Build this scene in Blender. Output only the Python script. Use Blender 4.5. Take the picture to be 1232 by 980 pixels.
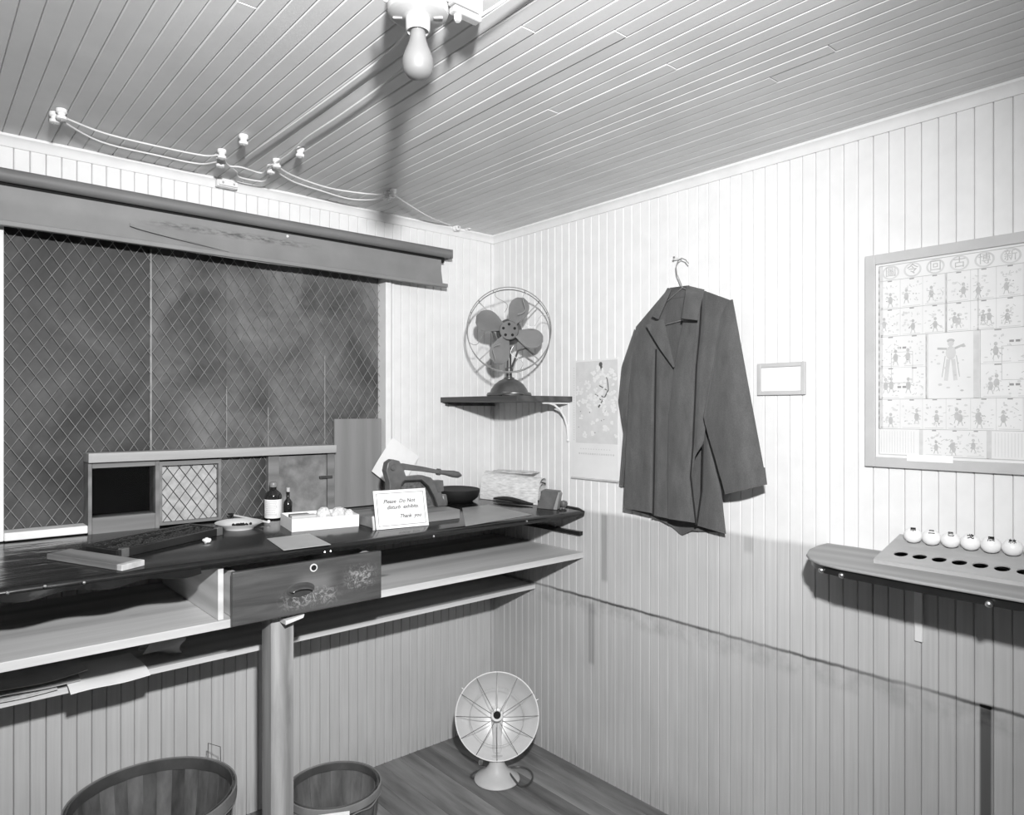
import bpy, bmesh, math, random
from mathutils import Matrix, Vector
for o in list(bpy.data.objects): bpy.data.objects.remove(o)
S = bpy.context.scene
COL = S.collection
RND = random.Random(7)

# ------------------------------------------------------------------ camera, light, exposure
F, CX, HZ = 845.0, 616.0, 494.0
CH, CEIL = 1.566, 2.44
TH = math.atan2(CX + 112.0, F)
CAM = Vector((-2.237, -2.737, CH))
cd = bpy.data.cameras.new('camera'); cam = bpy.data.objects.new('camera', cd); COL.objects.link(cam)
cd.sensor_fit = 'HORIZONTAL'; cd.sensor_width = 36.0; cd.lens = F / 1232.0 * 36.0; cd.shift_y = 4.0 / 1232.0
cd.clip_start = 0.02
cam.location = CAM; cam.rotation_euler = (math.pi / 2, 0, -TH); S.camera = cam
W = bpy.data.worlds.new('world'); S.world = W; W.use_nodes = True
W.node_tree.nodes['Background'].inputs[0].default_value = (0.5, 0.5, 0.5, 1); W.node_tree.nodes['Background'].inputs[1].default_value = 0.05
def flash_lamp(loc, target, power, size, blend, radius):
    l = bpy.data.lights.new('flash_lamp', 'SPOT'); l.energy = power; l.spot_size = math.radians(size); l.spot_blend = blend; l.shadow_soft_size = radius
    o = bpy.data.objects.new('flash_lamp', l); COL.objects.link(o); o.location = loc
    o.rotation_euler = (Vector(target) - Vector(loc)).to_track_quat('-Z', 'Y').to_euler()
    return o
flash_lamp((-2.16, -2.83, 2.10), (-0.45, 0.0, 1.32), 432, 113, 1.0, 0.045)
S.view_settings.view_transform = 'Standard'; S.view_settings.look = 'None'; S.view_settings.gamma = 1.0
S.view_settings.use_curve_mapping = False; S.view_settings.exposure = 0.0

# ------------------------------------------------------------------ survey helpers (bearing + a known plane -> a point of the room)
FW = Vector((math.sin(TH), math.cos(TH), 0)); RT = Vector((math.cos(TH), -math.sin(TH), 0))
def ray(x, y): return FW * F + RT * (x - CX) + Vector((0, 0, HZ - y))
def onx(x, y, X=0.0): r = ray(x, y); return CAM + r * ((X - CAM.x) / r.x)
def ony(x, y, Y=0.0): r = ray(x, y); return CAM + r * ((Y - CAM.y) / r.y)
def onz(x, y, Z=0.0): r = ray(x, y); return CAM + r * ((Z - CAM.z) / r.z)
CT0, CTS = 1.153, 0.0313                       # counter surface: z = CT0 + CTS*y
def ctz(y): return CT0 + CTS * y
def onc(x, y, up=0.0): r = ray(x, y); t = (CT0 + up + CTS * CAM.y - CAM.z) / (r.z - CTS * r.y); return CAM + r * t

# ------------------------------------------------------------------ mesh helpers
XF = {}
class MB:
    def __init__(s): s.v = []; s.f = []
    def add(s, vs, fs):
        b = len(s.v); s.v += [Vector(p) for p in vs]; s.f += [tuple(b + i for i in f) for f in fs]; return s
    def box(s, x0, x1, y0, y1, z0, z1):
        return s.add([(x, y, z) for z in (z0, z1) for y in (y0, y1) for x in (x0, x1)],
                     [(0, 2, 3, 1), (4, 5, 7, 6), (0, 1, 5, 4), (2, 6, 7, 3), (0, 4, 6, 2), (1, 3, 7, 5)])
    def obox(s, c, ax, ay, az, sx, sy, sz):
        c = Vector(c); ax, ay, az = (Vector(a).normalized() for a in (ax, ay, az))
        return s.add([c + ax * (i * sx / 2) + ay * (j * sy / 2) + az * (k * sz / 2) for k in (-1, 1) for j in (-1, 1) for i in (-1, 1)],
                     [(0, 2, 3, 1), (4, 5, 7, 6), (0, 1, 5, 4), (2, 6, 7, 3), (0, 4, 6, 2), (1, 3, 7, 5)])
    def prism(s, pts, vec):
        n = len(pts); vec = Vector(vec); pts = [Vector(p) for p in pts]
        return s.add(pts + [p + vec for p in pts], [tuple(range(n))[::-1], tuple(range(n, 2 * n))] + [(i, (i + 1) % n, n + (i + 1) % n, n + i) for i in range(n)])
    def tube(s, pts, r, n=8, closed=False, flat=1.0):
        pts = [Vector(p) for p in pts]; m = len(pts); rs = r if isinstance(r, (list, tuple)) else [r] * m
        up = None; rings = []
        for i, p in enumerate(pts):
            if closed: t = pts[(i + 1) % m] - pts[i - 1]
            else: t = pts[min(i + 1, m - 1)] - pts[max(i - 1, 0)]
            t.normalize()
            if up is None: up = Vector((0, 0, 1)) if abs(t.z) < 0.9 else Vector((1, 0, 0))
            a = t.cross(up)
            if a.length < 1e-4: a = t.orthogonal()
            a.normalize(); b = a.cross(t).normalized(); up = b
            rings.append([p + a * (rs[i] * math.cos(2 * math.pi * k / n)) + b * (rs[i] * flat * math.sin(2 * math.pi * k / n)) for k in range(n)])
        vs = [q for g in rings for q in g]; fs = []
        for i in range(m if closed else m - 1):
            j = (i + 1) % m
            for k in range(n): fs.append((i * n + k, i * n + (k + 1) % n, j * n + (k + 1) % n, j * n + k))
        if not closed: fs += [tuple(range(n)), tuple(range((m - 1) * n, m * n))[::-1]]
        return s.add(vs, fs)
    def lathe(s, prof, c=(0, 0, 0), n=24, M=None, caps=True, squash=(1, 1)):
        c = Vector(c); vs = []; fs = []
        for r, z in prof:
            for k in range(n):
                a = 2 * math.pi * k / n; p = Vector((max(r, 1e-5) * math.cos(a) * squash[0], max(r, 1e-5) * math.sin(a) * squash[1], z))
                vs.append((M @ p if M else p) + c)
        for i in range(len(prof) - 1):
            for k in range(n): fs.append((i * n + k, i * n + (k + 1) % n, (i + 1) * n + (k + 1) % n, (i + 1) * n + k))
        if caps: fs += [tuple(range(n))[::-1], tuple(range((len(prof) - 1) * n, len(prof) * n))]
        return s.add(vs, fs)
    def ball(s, c, r, n=16, sq=1.0, M=None):
        m = n // 2
        return s.lathe([(r * math.sin(math.pi * i / m), -r * sq * math.cos(math.pi * i / m)) for i in range(m + 1)], c, n, M)
    def sheet(s, fn, nu, nv, off):
        """closed cloth or paper sheet: fn(u,v) -> point; off = thickness vector or function"""
        top = [fn(i / nu, j / nv) for j in range(nv + 1) for i in range(nu + 1)]
        N = len(top); bot = [Vector(p) + (off(k % (nu + 1) / nu, k // (nu + 1) / nv) if callable(off) else Vector(off)) for k, p in enumerate(top)]
        fs = []; q = lambda i, j: j * (nu + 1) + i
        for j in range(nv):
            for i in range(nu):
                fs.append((q(i, j), q(i + 1, j), q(i + 1, j + 1), q(i, j + 1))); fs.append((N + q(i, j), N + q(i, j + 1), N + q(i + 1, j + 1), N + q(i + 1, j)))
        for i in range(nu):
            fs.append((q(i, 0), N + q(i, 0), N + q(i + 1, 0), q(i + 1, 0))); fs.append((q(i, nv), q(i + 1, nv), N + q(i + 1, nv), N + q(i, nv)))
        for j in range(nv):
            fs.append((q(0, j), q(0, j + 1), N + q(0, j + 1), N + q(0, j))); fs.append((q(nu, j), N + q(nu, j), N + q(nu, j + 1), q(nu, j + 1)))
        return s.add(top + bot, fs)
    def mesh(s, name, smooth=38):
        me = bpy.data.meshes.new(name); me.from_pydata([tuple(p) for p in s.v], [], s.f)
        bm = bmesh.new(); bm.from_mesh(me); bmesh.ops.recalc_face_normals(bm, faces=bm.faces); bm.to_mesh(me); bm.free()
        if smooth:
            me.polygons.foreach_set('use_smooth', [True] * len(me.polygons)); me.set_sharp_from_angle(angle=math.radians(smooth))
        return me
    def build(s, name, m, parent=None, smooth=38, bevel=0.0, local=False, label=None):
        if parent is not None and not local:
            inv = XF[parent.name].inverted(); s.v = [inv @ p for p in s.v]
        me = s.mesh(name, smooth); me.materials.append(m)
        o = bpy.data.objects.new(name, me); COL.objects.link(o)
        if parent is not None: o.parent = parent; XF[o.name] = XF[parent.name]
        else: XF[o.name] = Matrix()
        if bevel:
            b = o.modifiers.new('bevel', 'BEVEL'); b.width = bevel; b.segments = 2; b.limit_method = 'ANGLE'; b.angle_limit = math.radians(40)
        if label: o['label'] = label
        return o
def tag(o, label, cat, group=None):
    o['label'] = label; o['category'] = cat
    if group: o['group'] = group
    return o
def thing(name, label, cat, loc=(0, 0, 0), rot=None, group=None):
    o = bpy.data.objects.new(name, None); COL.objects.link(o); o.empty_display_size = 0.05
    M = Matrix.Translation(Vector(loc)) @ (rot.to_4x4() if rot is not None else Matrix())
    o.matrix_world = M; XF[o.name] = M
    return tag(o, label, cat, group)
def struct(name, loc=(0, 0, 0)):
    o = bpy.data.objects.new(name, None); COL.objects.link(o); o.empty_display_size = 0.05
    o.location = loc; XF[o.name] = Matrix.Translation(Vector(loc)); o['kind'] = 'structure'; return o
def place(me, name, loc, parent, rot=None):
    o = bpy.data.objects.new(name, me); COL.objects.link(o); o.parent = parent
    M = Matrix.Translation(Vector(loc)) @ (rot.to_4x4() if rot is not None else Matrix())
    o.matrix_basis = XF[parent.name].inverted() @ M; XF[o.name] = M
    return o
def copy_tree(o, M, label=None):
    c = o.copy(); COL.objects.link(c); c.matrix_world = M; XF[c.name] = M
    if label: c['label'] = label
    for ch in [k for k in bpy.data.objects if k.parent == o]:
        d = ch.copy(); COL.objects.link(d); d.parent = c; XF[d.name] = M
        for g in [k for k in bpy.data.objects if k.parent == ch]:
            e = g.copy(); COL.objects.link(e); e.parent = d; XF[e.name] = M
    return c
def RZ(a): return Matrix.Rotation(math.radians(a), 3, 'Z')
TILT = Matrix.Rotation(math.atan(CTS), 3, 'X')
def text_mb(txt, size, M, depth=0.0004, shear=0.0, align='CENTER', bold=0.0):
    cu = bpy.data.curves.new('lettering', 'FONT'); cu.body = txt; cu.size = size; cu.extrude = depth; cu.shear = shear; cu.offset = bold; cu.align_x = align; cu.align_y = 'CENTER'; cu.resolution_u = 2
    ob = bpy.data.objects.new('lettering', cu); COL.objects.link(ob)
    me = bpy.data.meshes.new_from_object(ob.evaluated_get(bpy.context.evaluated_depsgraph_get()))
    bpy.data.objects.remove(ob)
    mb = MB(); mb.add([M @ v.co for v in me.vertices], [tuple(p.vertices) for p in me.polygons]); bpy.data.meshes.remove(me)
    return mb

# ------------------------------------------------------------------ materials
ALB = 1.36      # all paints and papers share one reflectance scale
class NT:
    def __init__(s, name):
        s.m = bpy.data.materials.new(name); s.m.use_nodes = True; s.t = s.m.node_tree; s.n = s.t.nodes; s.b = s.n['Principled BSDF']
    def link(s, a, b): s.t.links.new(a, b)
    def inp(s, sock, v):
        if isinstance(v, (int, float)): sock.default_value = v
        elif isinstance(v, (tuple, list)): sock.default_value = v
        else: s.link(v, sock)
    def math(s, op, a, b=0.0, clamp=False):
        k = s.n.new('ShaderNodeMath'); k.operation = op; k.use_clamp = clamp; s.inp(k.inputs[0], a); s.inp(k.inputs[1], b); return k.outputs[0]
    def step(s, x, lo, hi, a=0.0, b=1.0):
        k = s.n.new('ShaderNodeMapRange'); k.interpolation_type = 'SMOOTHSTEP'; s.inp(k.inputs[0], x)
        for i, v in enumerate((lo, hi, a, b)): s.inp(k.inputs[i + 1], v)
        return k.outputs[0]
    def ramp(s, x, lo, hi, a, b):
        k = s.n.new('ShaderNodeMapRange'); s.inp(k.inputs[0], x)
        for i, v in enumerate((lo, hi, a, b)): s.inp(k.inputs[i + 1], v)
        return k.outputs[0]
    def band(s, x, lo, hi, e): return s.math('MULTIPLY', s.step(x, lo - e, lo + e), s.step(x, hi - e, hi + e, 1.0, 0.0))
    def coords(s, kind, stretch=(1, 1, 1), jitter=True):
        if kind == 'pos': src = s.n.new('ShaderNodeNewGeometry').outputs['Position']
        else: src = s.n.new('ShaderNodeTexCoord').outputs['Object']
        mp = s.n.new('ShaderNodeMapping'); s.link(src, mp.inputs[0]); mp.inputs['Scale'].default_value = stretch
        if jitter and kind != 'pos':
            oi = s.n.new('ShaderNodeObjectInfo'); mu = s.math('MULTIPLY', oi.outputs['Random'], 37.0)
            cb = s.n.new('ShaderNodeCombineXYZ')
            for i in range(3): s.link(mu, cb.inputs[i])
            s.link(cb.outputs[0], mp.inputs['Location'])
        return mp.outputs[0]
    def noise(s, vec, scale, detail=4.0, rough=0.55, dist=0.0):
        k = s.n.new('ShaderNodeTexNoise'); s.link(vec, k.inputs['Vector']); k.inputs['Scale'].default_value = scale; k.inputs['Detail'].default_value = detail
        k.inputs['Roughness'].default_value = rough; k.inputs['Distortion'].default_value = dist; return k.outputs['Fac']
    def xyz(s):
        k = s.n.new('ShaderNodeSeparateXYZ'); s.link(s.n.new('ShaderNodeNewGeometry').outputs['Position'], k.inputs[0]); return k.outputs
    def grey(s, v):
        k = s.n.new('ShaderNodeCombineColor'); v = s.math('MINIMUM', s.math('MULTIPLY', v, ALB), 0.86)
        for i in range(3): s.inp(k.inputs[i], v)
        s.link(k.outputs[0], s.b.inputs['Base Color'])
    def bump(s, h, strength, dist=0.002):
        k = s.n.new('ShaderNodeBump'); k.inputs['Strength'].default_value = strength; k.inputs['Distance'].default_value = dist; s.link(h, k.inputs['Height']); s.link(k.outputs[0], s.b.inputs['Normal'])
def mat(name, col, rough=0.6, var=0.12, scale=9.0, stretch=(1, 1, 1), bump=0.0, bd=0.002, spec=0.4, metal=0.0, detail=5.0, perobj=0.0, coords='obj'):
    k = NT(name); vec = k.coords(coords, stretch); n = k.noise(vec, scale, detail)
    v = k.ramp(n, 0.25, 0.75, col * (1 - var), col * (1 + var))
    if perobj:
        oi = k.n.new('ShaderNodeObjectInfo'); v = k.math('MULTIPLY', v, k.ramp(oi.outputs['Random'], 0, 1, 1 - perobj, 1 + perobj))
    k.grey(v); k.b.inputs['Roughness'].default_value = rough; k.b.inputs['Metallic'].default_value = metal; k.b.inputs['Specular IOR Level'].default_value = spec
    if bump: k.bump(n, bump, bd)
    return k.m
def wood(name, lo, hi, rough=0.6, axis=0, scale=3.0, knots=0.0, bump=0.15):
    st = [9.0, 9.0, 9.0]; st[axis] = 0.7
    k = NT(name); vec = k.coords('obj', tuple(st)); n = k.noise(vec, scale, 6.0, 0.6, 1.2)
    w = k.n.new('ShaderNodeTexWave'); w.wave_type = 'RINGS'; w.rings_direction = 'XYZ'[axis]; k.link(vec, w.inputs['Vector']); w.inputs['Scale'].default_value = 0.55; w.inputs['Distortion'].default_value = 5.0; w.inputs['Detail'].default_value = 3.0
    f = k.math('ADD', k.math('MULTIPLY', n, 0.65), k.math('MULTIPLY', w.outputs['Fac'], 0.35))
    v = k.ramp(f, 0.25, 0.75, lo, hi)
    if knots:
        vo = k.n.new('ShaderNodeTexVoronoi'); vo.inputs['Scale'].default_value = 2.6; s2 = [1.0] * 3; s2[axis] = 0.45
        k.link(k.coords('obj', tuple(s2)), vo.inputs['Vector']); v = k.math('MULTIPLY', v, k.step(vo.outputs['Distance'], 0.03, 0.075, 1 - knots, 1.0))
    k.grey(v); k.b.inputs['Roughness'].default_value = rough; k.b.inputs['Specular IOR Level'].default_value = 0.3; k.bump(f, bump, 0.001)
    return k.m

def wall_paint():
    """white above a wavering edge at about 1.13 m, grey below, with a dark line, a patchy fade below it and old drip marks"""
    k = NT('wall_paint'); P = k.xyz(); vec = k.coords('pos'); n = k.noise(vec, 14, 5); nb = k.noise(vec, 2.2, 3); nf = k.noise(k.coords('pos', (40, 40, 1.2)), 2.0, 4)
    z = k.math('ADD', P[2], k.math('MULTIPLY', k.math('SUBTRACT', nb, 0.5), 0.035))
    up = k.step(z, 1.118, 1.142)
    upc = k.math('ADD', 0.56, k.math('MULTIPLY', k.math('SUBTRACT', n, 0.5), 0.10))
    loc = k.math('ADD', 0.385, k.math('MULTIPLY', k.math('SUBTRACT', nf, 0.5), 0.14))
    loc = k.math('MULTIPLY', loc, k.ramp(nb, 0.3, 0.7, 0.93, 1.06))
    isr = k.step(P[0], -0.03, -0.012)              # the right-hand wall only
    zl = k.math('ADD', P[2], k.math('MULTIPLY', k.math('SUBTRACT', n, 0.5), 0.014))
    line = k.math('MULTIPLY', k.band(zl, 0.753, 0.763, 0.004), k.ramp(nb, 0.35, 0.6, 0.25, 0.75))
    line_fade = k.math('MULTIPLY', k.band(zl, 0.69, 0.757, 0.02), k.ramp(n, 0.4, 0.7, 0.0, 0.22))  # patchy darker fade just under the line
    below = k.step(zl, 0.752, 0.762, 0.07, 0.0)
    d = k.math('MULTIPLY', k.math('ADD', k.math('ADD', line, line_fade), below), isr)
    def rect(px0, px1, z0, z1, a):
        ya, yb = onx(px1, 700).y, onx(px0, 700).y
        return k.math('MULTIPLY', k.math('MULTIPLY', k.math('MULTIPLY', k.band(P[1], ya, yb, 0.004), k.band(P[2], z0, z1, 0.012)), a), isr)
    for r in ((723.5, 730.5, 0.845, 1.13, 0.30), (708, 715, 0.475, 0.74, 0.27), (1179, 1193, -0.1, 0.757, 0.72), (895, 906, 1.07, 1.13, 0.2)):
        d = k.math('ADD', d, rect(*r))
    grime = k.math('MULTIPLY', k.step(P[2], 0.0, 0.16, 1.0, 0.0), k.ramp(nf, 0.45, 0.75, 0.0, 0.45)); d = k.math('ADD', d, grime)
    loc = k.math('MULTIPLY', loc, k.math('SUBTRACT', 1.0, d, True))
    v = k.math('ADD', k.math('MULTIPLY', up, upc), k.math('MULTIPLY', k.math('SUBTRACT', 1.0, up), loc))
    k.grey(v); k.b.inputs['Roughness'].default_value = 0.5; k.b.inputs['Specular IOR Level'].default_value = 0.25; k.bump(n, 0.12, 0.002)
    return k.m
M_WALL = wall_paint()
M_CEIL = mat('ceiling_paint', 0.53, 0.55, 0.07, 5.0, (1, 1, 1), 0.1, spec=0.25, perobj=0.02, coords='pos')
M_TRIM = mat('trim_paint', 0.58, 0.5, 0.06, 12, bump=0.1, spec=0.25)
M_PLAIN = mat('plain_wall_paint', 0.7, 0.7, 0.06, 4)
M_FLOOR = mat('worn_floor_wood', 0.135, 0.55, 0.55, 3.0, (6, 0.7, 6), 0.25, perobj=0.16)
M_DARK = mat('unlit_room_dark', 0.008, 0.9, 0.2, 4)  # near-black colour stands for the darkness of the unlit room beyond
M_BACK = mat('wall_backing_wood', 0.12, 0.8, 0.1)

# ------------------------------------------------------------------ the room
ROOM_X, ROOM_Y = -3.6, -4.4
fl = struct('floor')
MB().box(ROOM_X, 0.05, ROOM_Y, 0.05, -0.08, -0.022).build('subfloor', M_BACK, fl)
def board_mesh(name, w, t, L, ch, m):
    """board with chamfered face edges: width along x, face at z=0 looking +z, body below, length along y from 0 to L"""
    g = 0.0006; a = w / 2 - g
    mb = MB().prism([(-a, 0, -t), (a, 0, -t), (a, 0, -ch), (a - ch, 0, 0), (-a + ch, 0, 0), (-a, 0, -ch)], (0, L, 0))
    me = mb.mesh(name, 0); me.materials.append(m); return me
me = board_mesh('floorboard', 0.083, 0.022, -ROOM_Y, 0.0015, M_FLOOR)
x = -0.02
while x > ROOM_X:
    place(me, 'floorboard', (x, ROOM_Y, 0), fl); x -= 0.083
ce = struct('ceiling')
MB().box(ROOM_X, 0.05, ROOM_Y, 0.05, CEIL + 0.013, CEIL + 0.06).build('lath', M_BACK, ce)
CB = 0.0437
DOWN = Matrix.Rotation(math.pi, 3, 'Y')
me_full = board_mesh('ceiling_board', CB, 0.013, -ROOM_Y, 0.0024, M_CEIL)
joints = {}
for px, py in ((754, 44), (803, 77), (928, 94), (288, 2), (632, 33), (662, 132), (1004, 60)):
    p = onz(px, py, CEIL); joints[int((-p.x) / CB)] = p.y
i = 0
while i * CB < -ROOM_X:
    xc = -(i + 0.5) * CB
    if i in joints:
        yj = joints[i]
        place(board_mesh('ceiling_board', CB, 0.013, -yj - 0.0015, 0.0024, M_CEIL), 'ceiling_board', (xc, yj + 0.0015, CEIL - 0.0012), ce, DOWN)
        place(board_mesh('ceiling_board', CB, 0.013, yj - 0.0015 - ROOM_Y, 0.0024, M_CEIL), 'ceiling_board', (xc, ROOM_Y, CEIL), ce, DOWN)
    else: place(me_full, 'ceiling_board', (xc, ROOM_Y, CEIL + RND.uniform(-0.0006, 0.0006)), ce, DOWN)
    i += 1
# right-hand wall: boards stand on end, faces look to -x
wr = struct('wall_right')
MB().box(0.013, 0.06, ROOM_Y, 0.05, 0, CEIL + 0.02).build('sheathing', M_BACK, wr)
BR = 0.0448
UPR = Matrix(((0, 0, -1), (-1, 0, 0), (0, 1, 0)))          # width->-y, length->+z, face->-x
me = board_mesh('wall_board', BR, 0.013, CEIL, 0.0026, M_WALL)
y0 = -1.5615 + BR * 34
i = 0
while y0 - BR * (i + 0.5) > ROOM_Y - 0.02:
    place(me, 'wall_board', (RND.uniform(-0.0005, 0.0005), y0 - BR * (i + 0.5), 0), wr, UPR); i += 1
MB().box(0.0, 0.013, y0 + 0.001, 0.0, 0, CEIL).build('wall_board', M_WALL, wr, 0)
# wall with the window: faces look to -y
WX0, WX1, WZ0, WZ1 = -2.02, -0.628, 1.150, 2.160
PY_ = 0.047      # panes sit back in the wall
wb = struct('wall_back')
MB().box(ROOM_X, 0.06, 0.013, 0.07, 0, WZ0).build('sheathing', M_BACK, wb)
MB().box(ROOM_X, 0.06, 0.013, 0.07, WZ1, CEIL + 0.02).build('sheathing', M_BACK, wb)
MB().box(WX1, 0.06, 0.013, 0.07, WZ0, WZ1).build('sheathing', M_BACK, wb)
MB().box(ROOM_X, WX0, 0.013, 0.07, WZ0, WZ1).build('sheathing', M_BACK, wb)
BB = 0.0436
UPB = Matrix(((1, 0, 0), (0, 0, -1), (0, 1, 0)))
me_f = board_mesh('wall_board', BB, 0.013, CEIL, 0.0026, M_WALL)
me_l = board_mesh('wall_board', BB, 0.013, WZ0, 0.0026, M_WALL)
me_u = board_mesh('wall_board', BB, 0.013, CEIL - WZ1, 0.0026, M_WALL)
xg = -1.9787 + BB * 45
i = 0
while xg - BB * (i + 0.5) > ROOM_X - 0.02:
    xc = xg - BB * (i + 0.5); yy = RND.uniform(-0.0005, 0.0005)
    if WX0 < xc < WX1:
        place(me_l, 'wall_board', (xc, yy, 0), wb, UPB); place(me_u, 'wall_board', (xc, yy, WZ1), wb, UPB)
    else: place(me_f, 'wall_board', (xc, yy, 0), wb, UPB)
    i += 1
MB().box(xg + 0.001, 0.0, 0.0, 0.013, 0, CEIL).build('wall_board', M_WALL, wb, 0)
for nm, b in (('wall_left', (ROOM_X - 0.06, ROOM_X, ROOM_Y, 0.06, 0, CEIL + 0.02)), ('wall_front', (ROOM_X, 0.06, ROOM_Y - 0.06, ROOM_Y, 0, CEIL + 0.02))):
    o = MB().box(*b).build(nm, M_PLAIN); o['kind'] = 'structure'
# crown mouldings
prof = [(0, 0), (0, -0.036), (-0.006, -0.036), (-0.009, -0.030), (-0.013, -0.020), (-0.021, -0.011), (-0.026, -0.008), (-0.026, 0)]
o = MB().prism([(a, ROOM_Y, CEIL + b) for a, b in prof], (0, -ROOM_Y, 0)).build('trim_1', M_TRIM, None, 30); o['kind'] = 'structure'
o = MB().prism([(ROOM_X, a, CEIL + b) for a, b in prof], (-ROOM_X - 0.001, 0, 0)).build('trim_2', M_TRIM, None, 30); o['kind'] = 'structure'
# window casing, sill, pull-cord channel
o = MB().box(-0.633, -0.606, -0.022, 0.06, 1.155, 2.175).build('trim_3', M_TRIM, None, 0, 0.003); o['kind'] = 'structure'
o = MB().box(-2.075, -2.006, -0.022, 0.06, 1.155, 2.175).build('trim_4', M_TRIM, None, 0, 0.003); o['kind'] = 'structure'
o = MB().box(-2.006, -1.778, -0.03, 0.045, 1.156, 1.182).build('trim_5', M_TRIM, None, 0, 0.003); o['kind'] = 'structure'
o = MB().box(-0.594, -0.583, -0.012, 0.0, 1.44, 2.18).tube([(-0.5885, -0.006, 1.44), (-0.5885, -0.008, 1.415)], 0.007, 8).build('trim_6', M_TRIM, None, 30, 0.002); o['kind'] = 'structure'

# ------------------------------------------------------------------ window with wire mesh and ticket wicket
def dusty(name, base):
    k = NT(name); vec = k.coords('pos'); a = k.noise(vec, 3.2, 5, 0.6, 0.6); b = k.noise(vec, 30, 4)
    v = k.ramp(a, 0.34, 0.68, base * 0.42, base * 1.7); v = k.math('MULTIPLY', v, k.ramp(b, 0.3, 0.7, 0.85, 1.15)); k.grey(v)
    k.b.inputs['Roughness'].default_value = 0.55; k.b.inputs['Specular IOR Level'].default_value = 0.3; return k.m
M_PANE = [dusty('dusty_pane_%s' % c, b) for c, b in (('a', 0.036), ('b', 0.068), ('c', 0.082), ('d', 0.088), ('e', 0.088))]
M_WIRE = mat('mesh_wire', 0.195, 0.45, 0.35, 25, spec=0.5, metal=0.2)
M_WIRED = mat('dark_mesh_wire', 0.04, 0.5, 0.2, 25)
M_GREYW = wood('grey_painted_wood', 0.11, 0.17, 0.55, 0, 3)
M_GREYL = wood('light_grey_wood', 0.25, 0.34, 0.5, 0, 3)
M_PLY = wood('plywood', 0.15, 0.185, 0.6, 2, 5)
M_CARD = mat('pale_backing_card', 0.30, 0.7, 0.3, 30)
M_OLDD = mat('worn_hatch_wood', 0.15, 0.6, 0.55, 16, bump=0.2)
M_GLASS = NT('window_glass'); M_GLASS.b.inputs['Transmission Weight'].default_value = 1.0; M_GLASS.b.inputs['Roughness'].default_value = 0.02; M_GLASS.b.inputs['IOR'].default_value = 1.45; M_GLASS = M_GLASS.m
win = struct('window_1', (-1.33, 0, 1.15))
xs = [WX0, ony(181, 480, PY_).x, ony(272, 480, PY_).x, ony(322, 480, PY_).x, ony(390, 480, PY_).x, WX1]
WK0, WK1, WKT = -1.778, -0.885, 1.425                     # wicket extent
for i in range(5):
    a, b = xs[i], xs[i + 1]; g = 0.0003
    if i == 0:
        MB().prism([(a, PY_, WZ0), (WK0, PY_, WZ0), (WK0, PY_, WKT), (b - g, PY_, WKT), (b - g, PY_, WZ1), (a, PY_, WZ1)], (0, 0.008, 0)).build('pane', M_PANE[0], win, 0)
    elif i < 4: MB().box(a + g, b - g, PY_, PY_ + 0.008, WKT - 0.03, WZ1).build('pane', M_PANE[i], win, 0)
    else: MB().box(a + g, b, PY_, PY_ + 0.008, WZ0, WZ1).build('pane', M_PANE[i], win, 0)
def strip_x(px, z0, z1, w, m, nm='mullion'):
    x = ony(px, 480, PY_).x; MB().box(x - w / 2, x + w / 2, PY_ - 0.008, PY_, z0, z1).build(nm, m, win, 0, 0.001)
strip_x(181, 1.42, 2.15, 0.006, M_WIRE); strip_x(272, 1.42, 1.66, 0.003, M_WIRE); strip_x(322, 1.42, 1.58, 0.003, M_WIRE); strip_x(390, 1.42, 1.80, 0.004, M_WIRE)
def wires(x0, x1, z0, z1, pw, ph, y, r, ph0=0.0, jog=0.0012):
    mb = MB(); s = ph / pw
    for sg in (1, -1):
        c = math.floor((z0 - abs(s) * 4) / ph) * ph + ph0
        k = 0
        while c < z1 + s * 4:
            # line z = c + sg*s*(x-x0)
            za, zb = c, c + sg * s * (x1 - x0)
            xa, xb = x0, x1
            def cl(zc): return x0 + (zc - c) / (sg * s)
            lo, hi = (z0, z1)
            t0, t1 = sorted((cl(lo), cl(hi))); A, B = max(xa, t0), min(xb, t1)
            if B - A > 0.004:
                mb.tube([(A, y + sg * jog, c + sg * s * (A - x0)), (B, y + sg * jog, c + sg * s * (B - x0))], r, 5)
            c += ph
    return mb
PW, PH = 0.0447, 0.0672
for a, b, p0, zl in ((WX0 + 0.014, WK0 - 0.004, 0.0, 1.183), (WK0 - 0.004, xs[1] - 0.003, 0.0 + ((WK0 - 0.004 - WX0 - 0.014) * PH / PW) % PH, 1.42), (xs[1] + 0.003, WX1, 0.03, 1.42)):
    o = wires(a, b, zl, 2.158, PW, PH, PY_ - 0.015, 0.0012, p0).build('wire_mesh', M_WIRE, win, 60); o['kind'] = 'stuff'
# wicket frame: rails and stiles
fr = MB().box(WK0 - 0.002, -0.885, -0.052, PY_ - 0.002, 1.392, 1.424).build('wicket_rail', M_GREYL, win, 0, 0.002)
def wz(px, py, y=-0.02): return ony(px, py, y)
gx0, gx1 = wz(110, 590).x, wz(186, 590).x; gz0, gz1 = 1.205, 1.372
for b in ((WK0, gx0, 1.15, 1.392), (gx1, gx1 + 0.014, 1.15, 1.392), (gx0, gx1, 1.15, gz0), (gx0, gx1, gz1, 1.392)):
    MB().box(b[0], b[1], -0.032, PY_ + 0.006, b[2], b[3]).build('wicket_frame', M_GREYW, win, 0, 0.002)
MB().box(gx0, gx1, -0.004, -0.001, gz0, gz1).build('glass_pane', M_GLASS, win, 0)
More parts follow.
